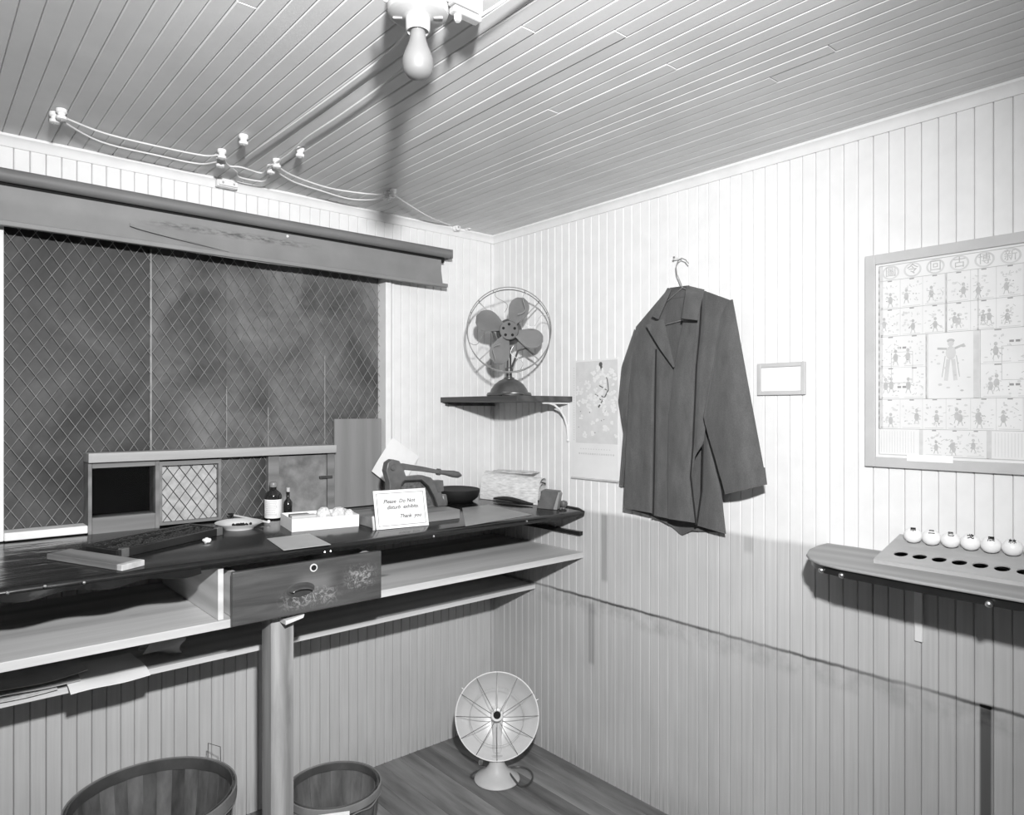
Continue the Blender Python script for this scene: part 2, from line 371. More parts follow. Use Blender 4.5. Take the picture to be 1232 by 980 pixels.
# sliding grille with pale card behind dark wire
sx0, sx1 = wz(190, 590).x, wz(265, 590).x
gr = MB().box(sx0, sx0 + 0.012, -0.030, 0.0, 1.158, 1.385).box(sx1 - 0.010, sx1, -0.030, 0.0, 1.158, 1.385).box(sx0 + 0.012, sx1 - 0.010, -0.030, 0.0, 1.37, 1.385).box(sx0 + 0.012, sx1 - 0.010, -0.030, 0.0, 1.158, 1.168).build('sliding_grille', M_GREYW, win, 0)
MB().box(sx0 + 0.011, sx1 - 0.009, -0.008, -0.004, 1.166, 1.372).build('card', M_CARD, gr, 0)
wires(sx0 + 0.012, sx1 - 0.010, 1.168, 1.37, 0.041, 0.057, -0.014, 0.0012, 0.02).build('grille_wire', M_WIRED, gr, 60)
mx0, mx1 = sx1 + 0.002, wz(322, 590).x
MB().box(mx0, mx1, 0.0, 0.01, 1.15, 1.392).build('pane', M_PANE[1], win, 0)
wires(mx0, mx1, 1.155, 1.392, 0.041, 0.060, -0.008, 0.0011, 0.01).build('wire_mesh', M_WIRE, win, 60)
hx0, hx1 = wz(335, 590).x, wz(393, 590).x
MB().box(mx1, hx0, -0.028, PY_, 1.15, 1.392).build('wicket_frame', M_GREYW, win, 0, 0.002)
ht = MB().box(hx0 + 0.002, hx1, -0.02, 0.0, 1.155, 1.385).build('hatch_door', M_OLDD, win, 0, 0.002)
MB().box(hx1 - 0.035, hx1 + 0.022, -0.032, -0.02, 1.285, 1.297).build('latch', M_WIRED, ht, 0, 0.002)
MB().box(hx1 + 0.002, WK1 + 0.004, -0.026, 0.012, 1.15, 1.392).build('wicket_frame', M_GREYW, win, 0, 0.002)
MB().box(-0.876, -0.652, -0.016, -0.004, 1.155, 1.532).build('plywood_panel', M_PLY, win, 0, 0.0015)
o = MB().box(-2.1, -0.6, 1.6, 1.65, 0.6, 2.44).box(-2.15, -2.1, 0.07, 1.6, 0.6, 2.44).box(-0.6, -0.55, 0.07, 1.6, 0.6, 2.44).box(-2.1, -0.6, 0.07, 1.6, 2.40, 2.44).box(-2.1, -0.6, 0.07, 1.6, 0.6, 0.64).build('wall_beyond', M_DARK, None, 0); o['kind'] = 'structure'

# ------------------------------------------------------------------ roller shade over the window
M_SHADE = None
k = NT('shade_cloth'); vec = k.coords('obj', (1, 1, 1), False); a = k.noise(vec, 6, 5); b = k.noise(k.coords('obj', (14, 14, 60), False), 2, 4, 0.7); P = k.xyz()
v = k.ramp(a, 0.3, 0.7, 0.145, 0.18)
st = k.math('MULTIPLY', k.math('MULTIPLY', k.band(P[0], ony(185, 270).x, ony(355, 290).x, 0.12), k.band(k.math('SUBTRACT', P[2], k.math('MULTIPLY', P[0], 0.01)), 2.228, 2.246, 0.012)), k.ramp(b, 0.42, 0.62, 0.0, 0.75))
v = k.math('MULTIPLY', v, k.math('SUBTRACT', 1.0, st, True)); k.grey(v); k.b.inputs['Roughness'].default_value = 0.6; k.bump(a, 0.15, 0.003); M_SHADE = k.m
M_ROLL = mat('rolled_cloth', 0.125, 0.55, 0.16, 10, (0.5, 5, 5))
M_BLACK = mat('flat_black', 0.008, 0.9, 0.1)  # flat black; also stands for shade in the roller slot and rack holes
sh = thing('window_shade', 'rolled grey cloth roller shade with frayed hem above the mesh window', 'shade', (-1.2, -0.06, 2.33))
xr = ony(541, 298, -0.075).x; zr = ony(0, 209, -0.075).z
MB().tube([(-2.35, -0.075, zr), (-1.2, -0.075, zr - 0.003), (xr, -0.075, zr)], 0.0215, 16).build('roller', M_ROLL, sh)
MB().tube([(xr, -0.075, zr), (xr + 0.012, -0.075, zr)], [0.012, 0.008], 10).build('roller_pin', M_ROLL, sh)
MB().box(xr + 0.004, xr + 0.012, -0.085, 0.0, zr - 0.02, zr + 0.02).build('bracket', M_ROLL, sh)
MB().box(-2.35, xr - 0.02, -0.060, -0.050, zr - 0.040, zr - 0.012).build('slot_shade', M_BLACK, sh, 0)  # black strip put in as the shade of the slot under the roller
xf = ony(530, 320, -0.06).x; zt, zb_ = zr - 0.0315, 2.136
def fab(u, v):
    x = -2.35 + (xf + 2.35) * u; z = zt + (zb_ - zt) * v
    y = -0.066 - 0.026 * max(0, v - 0.40) - 0.004 * math.sin(u * 9 + 0.5) * v
    sag = 0.006 * math.exp(-((u - 0.55) / 0.14) ** 2) * v
    return Vector((x, y - 0.010 * math.exp(-((u - 0.5) / 0.12) ** 2) * v * v, z - sag))
MB().sheet(fab, 70, 10, (0, 0.003, 0)).build('shade_cloth', M_SHADE, sh, 60)
MB().sheet(lambda u, v: Vector((ony(155, 270, -0.07).x + u * 0.33, -0.084 - 0.004 * math.sin(u * 3.1) - 0.003 * v, 2.205 - 0.052 * u ** 0.8 - 0.012 * v * (1 - u))), 16, 4, (0, 0.0015, 0)).build('torn_flap', M_SHADE, sh, 60)
MB().box(-2.35, xf + 0.016, -0.098, -0.078, 2.133, 2.150).build('hem_bar', M_SHADE, sh, 0, 0.003)
p = ony(346, 284, -0.066); MB().lathe([(0.0001, 0.004), (0.004, 0.003), (0.0055, 0)], p, 10, Matrix.Rotation(math.pi / 2, 3, 'X')).build('pin', M_TRIM, sh)

# ------------------------------------------------------------------ service counter
k = NT('black_oilcloth'); vec = k.coords('pos'); a = k.noise(k.coords('pos', (1.2, 6, 1)), 3.0, 4, 0.5, 0.4); b = k.noise(vec, 60, 3); P = k.xyz()
k.grey(k.ramp(b, 0.3, 0.7, 0.005, 0.010)); k.b.inputs['Roughness'].default_value = 0.17; k.b.inputs['Specular IOR Level'].default_value = 0.7
hh = k.math('MULTIPLY', a, k.step(P[0], -1.75, -1.95, 0.04, 1.0)); k.bump(hh, 0.6, 0.012); M_OIL = k.m
M_OILB = mat('brown_oilcloth', 0.045, 0.32, 0.5, 7, (1, 3, 1), spec=0.5, coords='pos')
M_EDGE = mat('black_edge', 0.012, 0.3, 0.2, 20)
M_PINE = wood('pine_shelf', 0.36, 0.50, 0.55, 0, 3, knots=0.6)
M_PINEV = wood('pine_post', 0.12, 0.31, 0.6, 2, 3)
M_PINED = wood('pine_divider', 0.36, 0.48, 0.6, 1, 3)
M_STEEL = mat('dull_steel', 0.55, 0.32, 0.1, 20, metal=1.0)
k = NT('scuffed_drawer'); vec = k.coords('pos'); g = k.noise(k.coords('pos', (1, 1, 12)), 3, 6, 0.6, 1.0); sc = k.noise(k.coords('pos', (1, 1, 1)), 42, 6, 0.75, 2.0); P = k.xyz()
ms = k.math('MULTIPLY', k.band(P[0], -1.15, -1.06, 0.03), k.band(P[2], 0.99, 1.05, 0.025)); ms2 = k.math('MULTIPLY', k.band(P[0], -1.36, -1.2, 0.04), k.band(P[2], 0.96, 1.005, 0.018)); ms3 = k.math('MULTIPLY', k.band(P[0], -1.32, -1.21, 0.03), k.band(P[2], 1.0, 1.05, 0.025))
wear = k.math('MULTIPLY', k.math('ADD', ms, ms2, True), k.step(sc, 0.48, 0.60)); v = k.ramp(g, 0.25, 0.75, 0.030, 0.075)
v = k.math('ADD', v, k.math('MULTIPLY', wear, 0.16)); v = k.math('ADD', v, k.math('MULTIPLY', ms3, 0.06)); k.grey(v); k.b.inputs['Roughness'].default_value = 0.45; M_DRAW = k.m
ct = thing('service_counter', 'long black oilcloth covered counter with drawer and pine shelf along the window wall', 'counter', (-1.2, -0.33, 0))
XL = -2.6
FY = -0.628
prof = [(0.0, CT0), (FY + 0.01, ctz(FY + 0.01)), (FY - 0.004, ctz(FY) - 0.004), (FY - 0.008, ctz(FY) - 0.013), (FY - 0.004, ctz(FY) - 0.024), (FY + 0.01, ctz(FY) - 0.028), (0.0, CT0 - 0.035)]
MB().prism([(XL, y, z) for y, z in prof], (-XL - 0.012, 0, 0)).build('countertop', M_OIL, ct, 50)
MB().tube([(-0.010, -0.05, ctz(-0.05) - 0.004), (-0.010, -0.4, ctz(-0.4)), (-0.012, -0.60, ctz(-0.6)), (-0.016, -0.632, ctz(-0.63) - 0.008)], 0.009, 8).build('end_roll', M_EDGE, ct)
def hem(u, v):
    x = XL + (-1.60 - XL) * u; w = 0.5 + 0.5 * math.sin(u * 34)
    return Vector((x, FY - 0.009 - 0.004 * v * w, ctz(FY) - 0.016 - (0.016 + 0.006 * math.sin(u * 34 + 0.6)) * v))
MB().sheet(hem, 110, 4, (0, 0.003, 0)).build('oilcloth_hem', M_OIL, ct, 70)
tk = MB().ball((0, 0, 0), 0.0045, 8).mesh('tack'); tk.materials.append(M_STEEL)
for px, py in ((9, 713), (54, 705), (101, 700.5), (398, 663), (391, 664), (522, 645), (634, 627)):
    q = ony(px, py, FY - 0.012); place(tk, 'tack', (q.x, FY - 0.0105 if px > 110 else FY - 0.0135, q.z), ct)
MB().box(XL, -0.003, -0.620, 0.0, 0.925, 0.950).build('shelf', M_PINE, ct, 0, 0.002)
MB().box(XL, -0.003, -0.314, 0.0, 0.733, 0.752).build('ledge', M_PINE, ct, 0, 0.002)
MB().box(-1.546, -1.530, -0.615, -0.02, 0.951, 1.105).build('divider', M_PINED, ct, 0, 0.0015)
MB().box(-0.020, -0.001, -0.615, -0.15, 1.024, 1.040).build('cleat', M_EDGE, ct, 0)
MB().box(-1.384, -1.310, -0.605, -0.530, 0, 0.925).build('post', M_PINEV, ct, 0, 0.003)
# loose wedge tab over the post
q0 = ony(345, 750, -0.63)
MB().prism([(-1.357, -0.652, 0.909), (-1.300, -0.652, 0.921), (-1.296, -0.652, 0.931), (-1.357, -0.652, 0.922)], (0, 0.06, 0)).build('wedge', M_PINE, ct, 0)
dr = MB().box(-1.519, -1.027, -0.660, -0.640, 0.937, 1.095).build('drawer', M_DRAW, ct, 0, 0.003)
MB().box(-1.505, -1.490, -0.640, -0.12, 0.953, 1.085).box(-1.055, -1.040, -0.640, -0.12, 0.953, 1.085).box(-1.49, -1.055, -0.640, -0.12, 0.953, 0.960).box(-1.49, -1.055, -0.132, -0.12, 0.960, 1.085).build('drawer_box', M_PINED, dr, 0)
# cup pull
def cup(u, v):
    a = math.pi * u; rx, rz = 0.040, 0.017
    d = math.sin(v * math.pi / 2)
    return Vector((-1.313 + rx * (math.cos(a)) * (1 - 0.25 * v), -0.661 - 0.020 * d, 1.010 + 0.4 * (math.cos(a) * -0.004) + rz * math.sin(a) * (1 - 0.55 * v) ))
MB().sheet(cup, 16, 6, (0, 0.002, 0.0)).build('cup_pull', M_STEEL if False else mat('blackened_iron', 0.10, 0.35, 0.2, 30, metal=0.6), dr, 60)
MB().lathe([(0.0455, 0), (0.046, 0.002), (0.040, 0.003)], (-1.313, -0.660, 1.013), 28, Matrix.Rotation(math.pi / 2, 3, 'X'), True, (1, 0.47)).build('pull_plate', mat('dark_iron', 0.07, 0.4, 0.2, 30, metal=0.5), dr, 60)
MB().lathe([(0.0125, 0), (0.0125, 0.002), (0.0085, 0.0024)], (-1.270, -0.660, 1.074), 20, Matrix.Rotation(math.pi / 2, 3, 'X')).build('lock_ring', M_PINE, dr)
MB().lathe([(0.0086, 0), (0.0086, 0.003)], (-1.270, -0.660, 1.074), 16, Matrix.Rotation(math.pi / 2, 3, 'X')).build('keyhole', M_BLACK, dr)

# ------------------------------------------------------------------ papers on the ledge under the counter
M_PAP = mat('white_paper', 0.62, 0.7, 0.08, 10, spec=0.2)
M_PAPG = mat('grey_paper', 0.38, 0.7, 0.25, 10, spec=0.2)
M_NEWS = mat('newsprint', 0.50, 0.8, 0.3, 60, spec=0.2)
def ledge_sheet(name, label, x0, x1, y0, y1, z, m, cat='paper', droop=0.0, rot=0.0, curl=0.0, th=0.0015):
    t = None; mb = MB(); c = Vector(((x0 + x1) / 2, (y0 + y1) / 2, 0)); R = RZ(rot)
    def f(u, v):
        p = Vector((x0 + (x1 - x0) * u, y0 + (y1 - y0) * v, 0)); q = c + R @ (p - c)
        return Vector((q.x, q.y, z - droop * (1 - v) ** 6 + curl * (u - 0.5) ** 2 + 0.002 * math.sin(u * 7 + v * 5)))
    mb.sheet(f, 10, 14, (0, 0, -th)); return tag(mb.build(name, m, None, 60), label, cat, 'papers on the ledge under the counter')
ledge_sheet('newspaper', 'flat grey newspaper at the bottom of the papers under the counter', -2.15, -1.905, -0.33, -0.05, 0.7600, M_NEWS, 'newspaper', 0.003)
ledge_sheet('envelope', 'bright white envelope jutting over the ledge under the counter', -1.885, -1.672, -0.368, -0.16, 0.7685, M_PAP, 'envelope', 0.019, 3)
ledge_sheet('paper_sheet', 'pale sheet lying over the white envelope under the counter', -2.08, -1.845, -0.335, -0.09, 0.7745, M_PAPG, 'paper', 0.002, -2)
ledge_sheet('folded_paper', 'folded grey papers curling up on the ledge below the shelf', -2.12, -1.83, -0.32, -0.10, 0.783, M_PAPG, 'paper', 0.0, 2, 0.03)
def crump(u, v):
    a = u * 2 * math.pi; 
    return Vector((-1.600 + 0.055 * (v - 0.5) * 2 + 0.01 * math.sin(a * 3), -0.23 + 0.055 * math.cos(a) * (0.6 + 0.4 * math.sin(v * 3)), 0.800 + (0.034 + 0.010 * v) * math.sin(a) * (0.7 + 0.3 * math.cos(a * 2 + v * 4))))
mb = MB(); mb.sheet(crump, 24, 8, (0.001, 0, 0.002)); tag(mb.build('crumpled_bag', M_PAPG, None, 30), 'crumpled grey paper bag tucked behind the white envelope under the counter', 'paper bag', 'papers on the ledge under the counter')

# ------------------------------------------------------------------ things on the counter
def ctop(name, label, cat, x, y, yaw=0.0, group=None, up=0.0): return thing(name, label, cat, (x, y, ctz(y) + up + 0.0004), TILT @ RZ(yaw), group)
# wooden block
M_WBLK = wood('worn_board', 0.10, 0.19, 0.5, 0, 4)
t = ctop('wooden_block', 'flat worn wooden block beside the abacus near the counter edge', 'wood block', -1.835, -0.470, -63)
MB().box(-0.150, 0.130, -0.036, 0.036, 0, 0.017).build('plank', M_WBLK, t, 0, 0.002, True)
MB().box(0.131, 0.150, -0.036, 0.036, 0, 0.017).build('end_piece', mat('pale_end_grain', 0.34, 0.6, 0.25, 40), t, 0, 0.002, True)
# abacus
M_BEAD = mat('black_bead', 0.018, 0.10, 0.3, 20, spec=0.7)
M_FRM = mat('dark_abacus_wood', 0.014, 0.35, 0.4, 10)
q = onc(185, 657); t = ctop('abacus', 'dark wooden abacus with black beads in front of the wicket', 'abacus', -1.63, -0.30, 27.0)
AL, AW = 0.40, 0.155
for b in ((-AL / 2, AL / 2, -AW / 2, -AW / 2 + 0.012), (-AL / 2, AL / 2, AW / 2 - 0.012, AW / 2), (-AL / 2, -AL / 2 + 0.012, -AW / 2 + 0.012, AW / 2 - 0.012), (AL / 2 - 0.012, AL / 2, -AW / 2 + 0.012, AW / 2 - 0.012)):
    MB().box(b[0], b[1], b[2], b[3], 0, 0.024).build('frame_bar', M_FRM, t, 0, 0.002, True)
MB().box(-AL / 2 + 0.012, AL / 2 - 0.012, 0.028, 0.036, 0.004, 0.022).build('divider_bar', M_FRM, t, 0, 0.001, True)
for x in (-AL / 2 + 0.02, AL / 2 - 0.02): MB().box(x - 0.012, x + 0.012, -AW / 2 - 0.002, -AW / 2 + 0.014, 0.0, 0.0265).build('corner_plate', mat('brass_plate', 0.22, 0.35, 0.2, 20, metal=0.7) if x < 0 else bpy.data.materials['brass_plate'], t, 0, 0.001, True)
bead = MB().lathe([(0.003, -0.0068), (0.0085, -0.0050), (0.0112, 0), (0.0085, 0.0050), (0.003, 0.0068)], (0, 0, 0), 10, Matrix.Rotation(math.pi / 2, 3, 'X')).mesh('bead'); bead.materials.append(M_BEAD)
rod = MB().tube([(0, -AW / 2 + 0.01, 0.014), (0, AW / 2 - 0.01, 0.014)], 0.0018, 6).mesh('rod'); rod.materials.append(M_FRM)
for i in range(13):
    x = -AL / 2 + 0.030 + i * (AL - 0.06) / 12
    o = bpy.data.objects.new('rod', rod); COL.objects.link(o); o.parent = t; o.location = (x, 0, 0)
    ys = [-AW / 2 + 0.020 + j * 0.0138 for j in range(5)]
    sh_ = RND.choice((0, 0, 1, 2, 3)); ys = [y + (0.013 if j >= 5 - sh_ else 0) for j, y in enumerate(ys)]
    ys += [0.058, 0.044 + RND.choice((0, 0))]
    for y in ys:
        o = bpy.data.objects.new('bead', bead); COL.objects.link(o); o.parent = t; o.location = (x, y, 0.014)
# white lump of chalk
t = onc(249, 653); mb = MB(); mb.ball((t.x, t.y, ctz(t.y) + 0.0085), 0.0125, 12, 0.7)
for p in mb.v: p += Vector((0.002 * math.sin(p.y * 700), 0.0, 0.0012 * math.sin(p.x * 600)))
tag(mb.build('chalk_lump', M_PAP, None), 'small white chalk lump at the end of the abacus', 'chalk')
# plate
M_PORC = mat('glazed_china', 0.60, 0.15, 0.05, 20, spec=0.6)
t = ctop('china_plate', 'small white china plate with dark crumbs beside the abacus', 'plate', -1.338, -0.200)
MB().lathe([(0.0, 0.004), (0.040, 0.004), (0.044, 0.0), (0.048, 0.0), (0.050, 0.005), (0.082, 0.019), (0.083, 0.021), (0.081, 0.022), (0.050, 0.0085), (0.044, 0.0065), (0.0, 0.0065)], n=36).build('dish', M_PORC, t, 38, 0, True) if False else None
MB().lathe([(0.0, 0.003), (0.044, 0.003), (0.046, 0.0), (0.050, 0.0), (0.052, 0.005), (0.079, 0.020), (0.081, 0.022), (0.078, 0.0225), (0.050, 0.010), (0.042, 0.007), (0.0, 0.007)], n=40, caps=False).build('dish', M_PORC, t, 50, 0, True)
mb = MB()
for i in range(26):
    a, r = RND.uniform(0, 6.28), RND.uniform(0, 0.034); mb.ball((r * math.cos(a) + 0.008, r * math.sin(a) * 0.6, 0.009 + RND.uniform(0, 0.006)), RND.uniform(0.003, 0.006), 6)
o = mb.build('crumbs', M_BLACK, t, 38, 0, True); o['kind'] = 'stuff'
# ink brush leaning on the wicket
a, b = ony(274, 618, -0.05), onc(322, 628, 0.009)
t = thing('writing_brush', 'long pale writing brush with dark bristles behind the china plate', 'brush', b)
d = (a - b)
MB().tube([b, b + d * 0.84], [0.0042, 0.0036], 8).build('handle', mat('bamboo', 0.42, 0.5, 0.15, 15), t)
MB().tube([b + d * 0.84, b + d * 0.9, b + d], [0.005, 0.007, 0.002], 8).build('bristles', M_BLACK, t)
MB().ball(b + Vector((0.004, 0, 0.002)), 0.0065, 8).build('end_cap', M_PAP, t)
# bottle
M_BOTT = mat('dark_glass', 0.012, 0.08, 0.1, 10, spec=0.8)
bq = Vector((-1.168, -0.085, 0)); t = ctop('medicine_bottle', 'dark glass bottle with white paper label beside the hatch', 'bottle', bq.x, bq.y)
MB().lathe([(0.0, 0), (0.029, 0), (0.0315, 0.003), (0.0315, 0.088), (0.029, 0.098), (0.018, 0.107), (0.0115, 0.113), (0.0115, 0.125)], n=28).build('glass_body', M_BOTT, t, 45, 0, True)
MB().lathe([(0.014, 0.123), (0.0145, 0.128), (0.0145, 0.139), (0.012, 0.142), (0, 0.142)], n=20).build('cap', mat('bottle_cap', 0.16, 0.3, 0.3, 20), t, 45, 0, True)
lab = MB().lathe([(0.0319, 0.006), (0.0323, 0.007), (0.0323, 0.076), (0.0319, 0.077)], n=28, caps=False).build('paper_label', mat('label_paper', 0.62, 0.6, 0.08, 20), t, 45, 0, True)
mb = MB()
for i in range(11):
    z = 0.068 - i * 0.0052; w = 0.55 + 0.25 * RND.random()
    for k_ in range(8):
        a0 = math.radians(230) - w / 1 + k_ * w / 4; a1 = a0 + w / 4.6; r = 0.0326
        mb.add([(r * math.cos(a0), r * math.sin(a0), z), (r * math.cos(a1), r * math.sin(a1), z), (r * math.cos(a1), r * math.sin(a1), z + 0.0022), (r * math.cos(a0), r * math.sin(a0), z + 0.0022)], [(0, 1, 2, 3)])
mb.build('label_print', mat('faded_print', 0.36, 0.6), lab, 0, 0, True)
# tumbler-like second bottle edge behind: a glass rod with paper flag is not resolvable, a small vial stands there
t = ctop('glass_vial', 'thin dark glass vial standing right behind the labelled bottle', 'vial', -1.098, -0.060)
MB().lathe([(0, 0), (0.014, 0), (0.016, 0.003), (0.016, 0.055), (0.009, 0.066), (0.006, 0.070), (0.006, 0.098)], n=16).build('glass_body', M_BOTT, t, 45, 0, True)
MB().lathe([(0.007, 0.096), (0.0075, 0.112), (0, 0.113)], n=12).build('stopper', M_PAPG, t, 45, 0, True)
# white tray box with things in it
tb = ctop('card_tray', 'white cardboard tray on the counter between bottle and notice', 'tray', -1.085, -0.315, -8.0)
BX, BY, BH = 0.245, 0.150, 0.044
M_WCARD = mat('white_card', 0.60, 0.65, 0.06, 12)
MB().box(-BX / 2, BX / 2, -BY / 2, BY / 2, 0, 0.003).build('tray_base', M_WCARD, tb, 0, 0, True)
for b in ((-BX / 2, BX / 2, -BY / 2, -BY / 2 + 0.003), (-BX / 2, BX / 2, BY / 2 - 0.003, BY / 2), (-BX / 2, -BX / 2 + 0.003, -BY / 2 + 0.003, BY / 2 - 0.003), (BX / 2 - 0.003, BX / 2, -BY / 2 + 0.003, BY / 2 - 0.003)):
    MB().box(*b, 0.003, BH).build('tray_side', M_WCARD, tb, 0, 0, True)
TM = XF[tb.name]
MB().box(-BX / 2 + 0.003, BX / 2 - 0.003, -BY / 2 + 0.003, BY / 2 - 0.003, 0.003, 0.018).build('paper_filling', M_WCARD, tb, 0, 0, True)
M_TWINE = mat('pale_twine', 0.50, 0.8, 0.35, 70, bump=0.5)
for i, (x, y, r, lb) in enumerate(((0.004, -0.03, 0.027, 'pale ball of twine in the white tray next to the wood stick'), (0.060, -0.032, 0.026, 'pale ball of twine between two others in the white tray'), (0.097, -0.036, 0.0200, 'small pale ball of twine at the notice end of the white tray'))):
    c = TM @ Vector((x, y, 0.0188 + r)); t = thing('twine_ball', lb, 'twine', c - Vector((0, 0, r)), None, 'twine balls in the white tray')
    MB().ball(c, r * 0.97, 18).build('core', M_TWINE, t)
    mb = MB()
    for w in range(7):
        R = Matrix.Rotation(RND.uniform(0, 3), 3, 'X') @ Matrix.Rotation(RND.uniform(0, 3), 3, 'Y')
        mb.tube([c + R @ Vector((r * math.cos(2 * math.pi * j / 20), r * math.sin(2 * math.pi * j / 20), 0)) for j in range(20)], 0.0013, 5, True)
    mb.build('strands', M_TWINE, t)
a, b = TM @ Vector((-0.112, -0.055, 0.040)), TM @ Vector((-0.026, 0.0, 0.040))
t = thing('wood_stick', 'short flat stick of wood lying in the white tray', 'stick', TM @ Vector((-0.07, 0, 0.0186)), TM.to_3x3())
MB().box(-0.048, 0.040, -0.058, -0.030, 0.0, 0.034).build('stick', M_PINE, t, 0, 0.002, True)
MB().box(-0.040, 0.030, -0.026, 0.02, 0.0, 0.030).build('offcut', M_WBLK, t, 0, 0.002, True)
# flat sheet
t = [onc(*p, 0.001) for p in ((321, 648), (372, 642), (398, 655), (341, 662))]
tag(MB().prism([p for p in t], (0, 0, 0.0015)).build('note_sheet', mat('buff_paper', 0.30, 0.55, 0.1, 8), None, 0), 'blank buff sheet of paper flat on the black counter', 'paper')
# wood base under the press
M_PADW = wood('press_base_wood', 0.12, 0.20, 0.5, 0, 3)
pb = [onc(*p) for p in ((557, 626), (444, 641))]
PBX0, PBX1, PBY0, PBY1 = -0.945, -0.575, -0.490, -0.270
zb = ctz(-0.38)
pbase = ctop('press_base', 'thick grey wooden base block under the embossing press', 'wood base', -0.76, -0.38)
MB().box(-0.195, 0.190, -0.105, 0.105, 0, 0.036).build('block', M_PADW, pbase, 0, 0.002, True)
# blotting sheets on the right half of the counter
for nm, lb, pts, m in (('blotter_sheet', 'wide pale blotting sheet on the counter right of the press', ((560, 633), (640, 619), (588, 607), (556, 611)), mat('blotting_paper', 0.20, 0.35, 0.25, 6, spec=0.5)),):
    tag(MB().prism([onc(*p, 0.0006) for p in pts], (0, 0, 0.001)).build(nm, m, None, 0), lb, 'paper')
# embossing press: built in the vertical plane of its lever
PY = -0.37
M_IRON = mat('grey_cast_iron', 0.105, 0.38, 0.25, 25, metal=0.25, bump=0.1)
M_IROND = mat('black_cast_iron', 0.02, 0.4, 0.3, 30)
M_CAST = mat('pebbled_iron', 0.10, 0.5, 0.55, 90, metal=0.2, bump=0.4)
pz0 = ctz(PY) + 0.036
def pp(px, py, y=PY): q = ony(px, py, y); return Vector((q.x, y, q.z))
press = thing('embossing_press', 'cast iron embossing press with long lever handle on its wood base', 'press', (-0.70, PY, pz0 + 0.001))
def clampz(L): return [Vector((p.x, p.y, max(p.z, pz0 + 0.001))) for p in L]
body = clampz([pp(*p) for p in ((460, 616), (466, 598), (466, 580), (462, 566), (464, 556), (470, 552), (478, 554), (483, 564), (486, 573), (505, 571), (516, 574), (526, 585), (531, 600), (535, 613), (524, 614), (519, 598), (512, 585), (504, 578), (482, 579), (478, 590), (478, 616))])
mb = MB().prism([p + Vector((0, -0.018, 0)) for p in body], (0, 0.036, 0)); mb.build('frame_casting', M_IRON, press, 30, 0.003)
web = clampz([pp(*p) for p in ((478, 616), (478, 585), (484, 579), (503, 578), (511, 586), (518, 600), (521, 616))])
MB().prism([p + Vector((0, -0.006, 0)) for p in web], (0, 0.012, 0)).build('web_plate', M_CAST, press, 30)
rim = clampz([pp(*p) for p in ((480, 583), (484, 578), (504, 577), (512, 584.5), (519, 597), (523, 612))])
MB().tube([p + Vector((0, -0.017, 0)) for p in rim], 0.0045, 6).build('rib', M_IROND, press)
lv = [pp(*p) for p in ((470, 560), (484, 557), (508, 561), (527, 565), (528, 570), (508, 567), (486, 565), (472, 572))]
MB().prism([p + Vector((0, -0.010, 0)) for p in lv], (0, 0.020, 0)).build('lever', M_IRON, press, 30, 0.003)
hp = [pp(*p) for p in ((526, 567.3), (529, 567.6), (530, 567.8), (536, 568.5), (545, 570), (551, 571), (555, 571.6))]
MB().tube(hp, [0.014, 0.014, 0.009, 0.0105, 0.0145, 0.0135, 0.004], 14).build('handle', M_IRON, press)
MB().lathe([(0.0, 0.024), (0.010, 0.023), (0.013, 0.018), (0.013, 0)], pp(470, 562) , 16, Matrix.Rotation(math.pi / 2, 3, 'X')).build('pivot_bolt', M_IRON, press)
pl = [pp(*p) for p in ((519, 578), (530, 577), (531, 590), (524, 592))]
MB().prism([p + Vector((0, -0.02, 0)) for p in pl], (0, 0.04, 0)).build('die_block', M_IRON, press, 30, 0.002)
q = pp(533, 604); MB().lathe([(0.018, 0.006), (0.019, 0.02), (0.015, 0.045), (0.012, 0.05)], Vector((q.x, PY, pz0 - 0.004)), 18).build('die_boss', M_IRON, press)
# notice card leaning on the base block
sa, sb = onc(453, 638), onc(516, 632); sd = (sb - sa); sw = sd.length; syaw = math.degrees(math.atan2(sd.y, sd.x))
R = TILT @ RZ(syaw) @ Matrix.Rotation(math.radians(90 - 16), 3, 'X')
sg = thing('notice_card', 'white bordered notice card with lettering propped against the wooden base', 'sign', sa + Vector((0, 0, 0.002)), R)
SH = 0.140
MB().box(0, sw, 0, SH, -0.002, 0).build('card', M_PAP, sg, 0, 0.0, True)
b = 0.010; mb = MB()
for q in ((b, sw - b, b, b + 0.0022), (b, sw - b, SH - b - 0.0022, SH - b), (b, b + 0.0022, b + 0.0022, SH - b - 0.0022), (sw - b - 0.0022, sw - b, b + 0.0022, SH - b - 0.0022)): mb.box(*q, 0, 0.0004)
mb.build('border_line', mat('border_ink', 0.16, 0.6), sg, 0, 0, True)
M_INK = mat('grey_ink', 0.09, 0.6, 0.1)
for tx, x, y, s_ in (('Please  Do Not', sw * 0.47, SH * 0.70, 0.020), ('disturb  exhibits.', sw * 0.53, SH * 0.545, 0.019), ('Thank  you', sw * 0.66, SH * 0.30, 0.019)):
    text_mb(tx, s_, Matrix.Translation((x, y, 0.0003)), 0.0002, 0.3, 'CENTER', 0.0005).build('lettering', M_INK, sg, 0, 0, True)
MB().box(-0.010, -0.003, 0.0, 0.05, -0.012, -0.004).build('prop_strip', M_PAPG, sg, 0, 0, True)
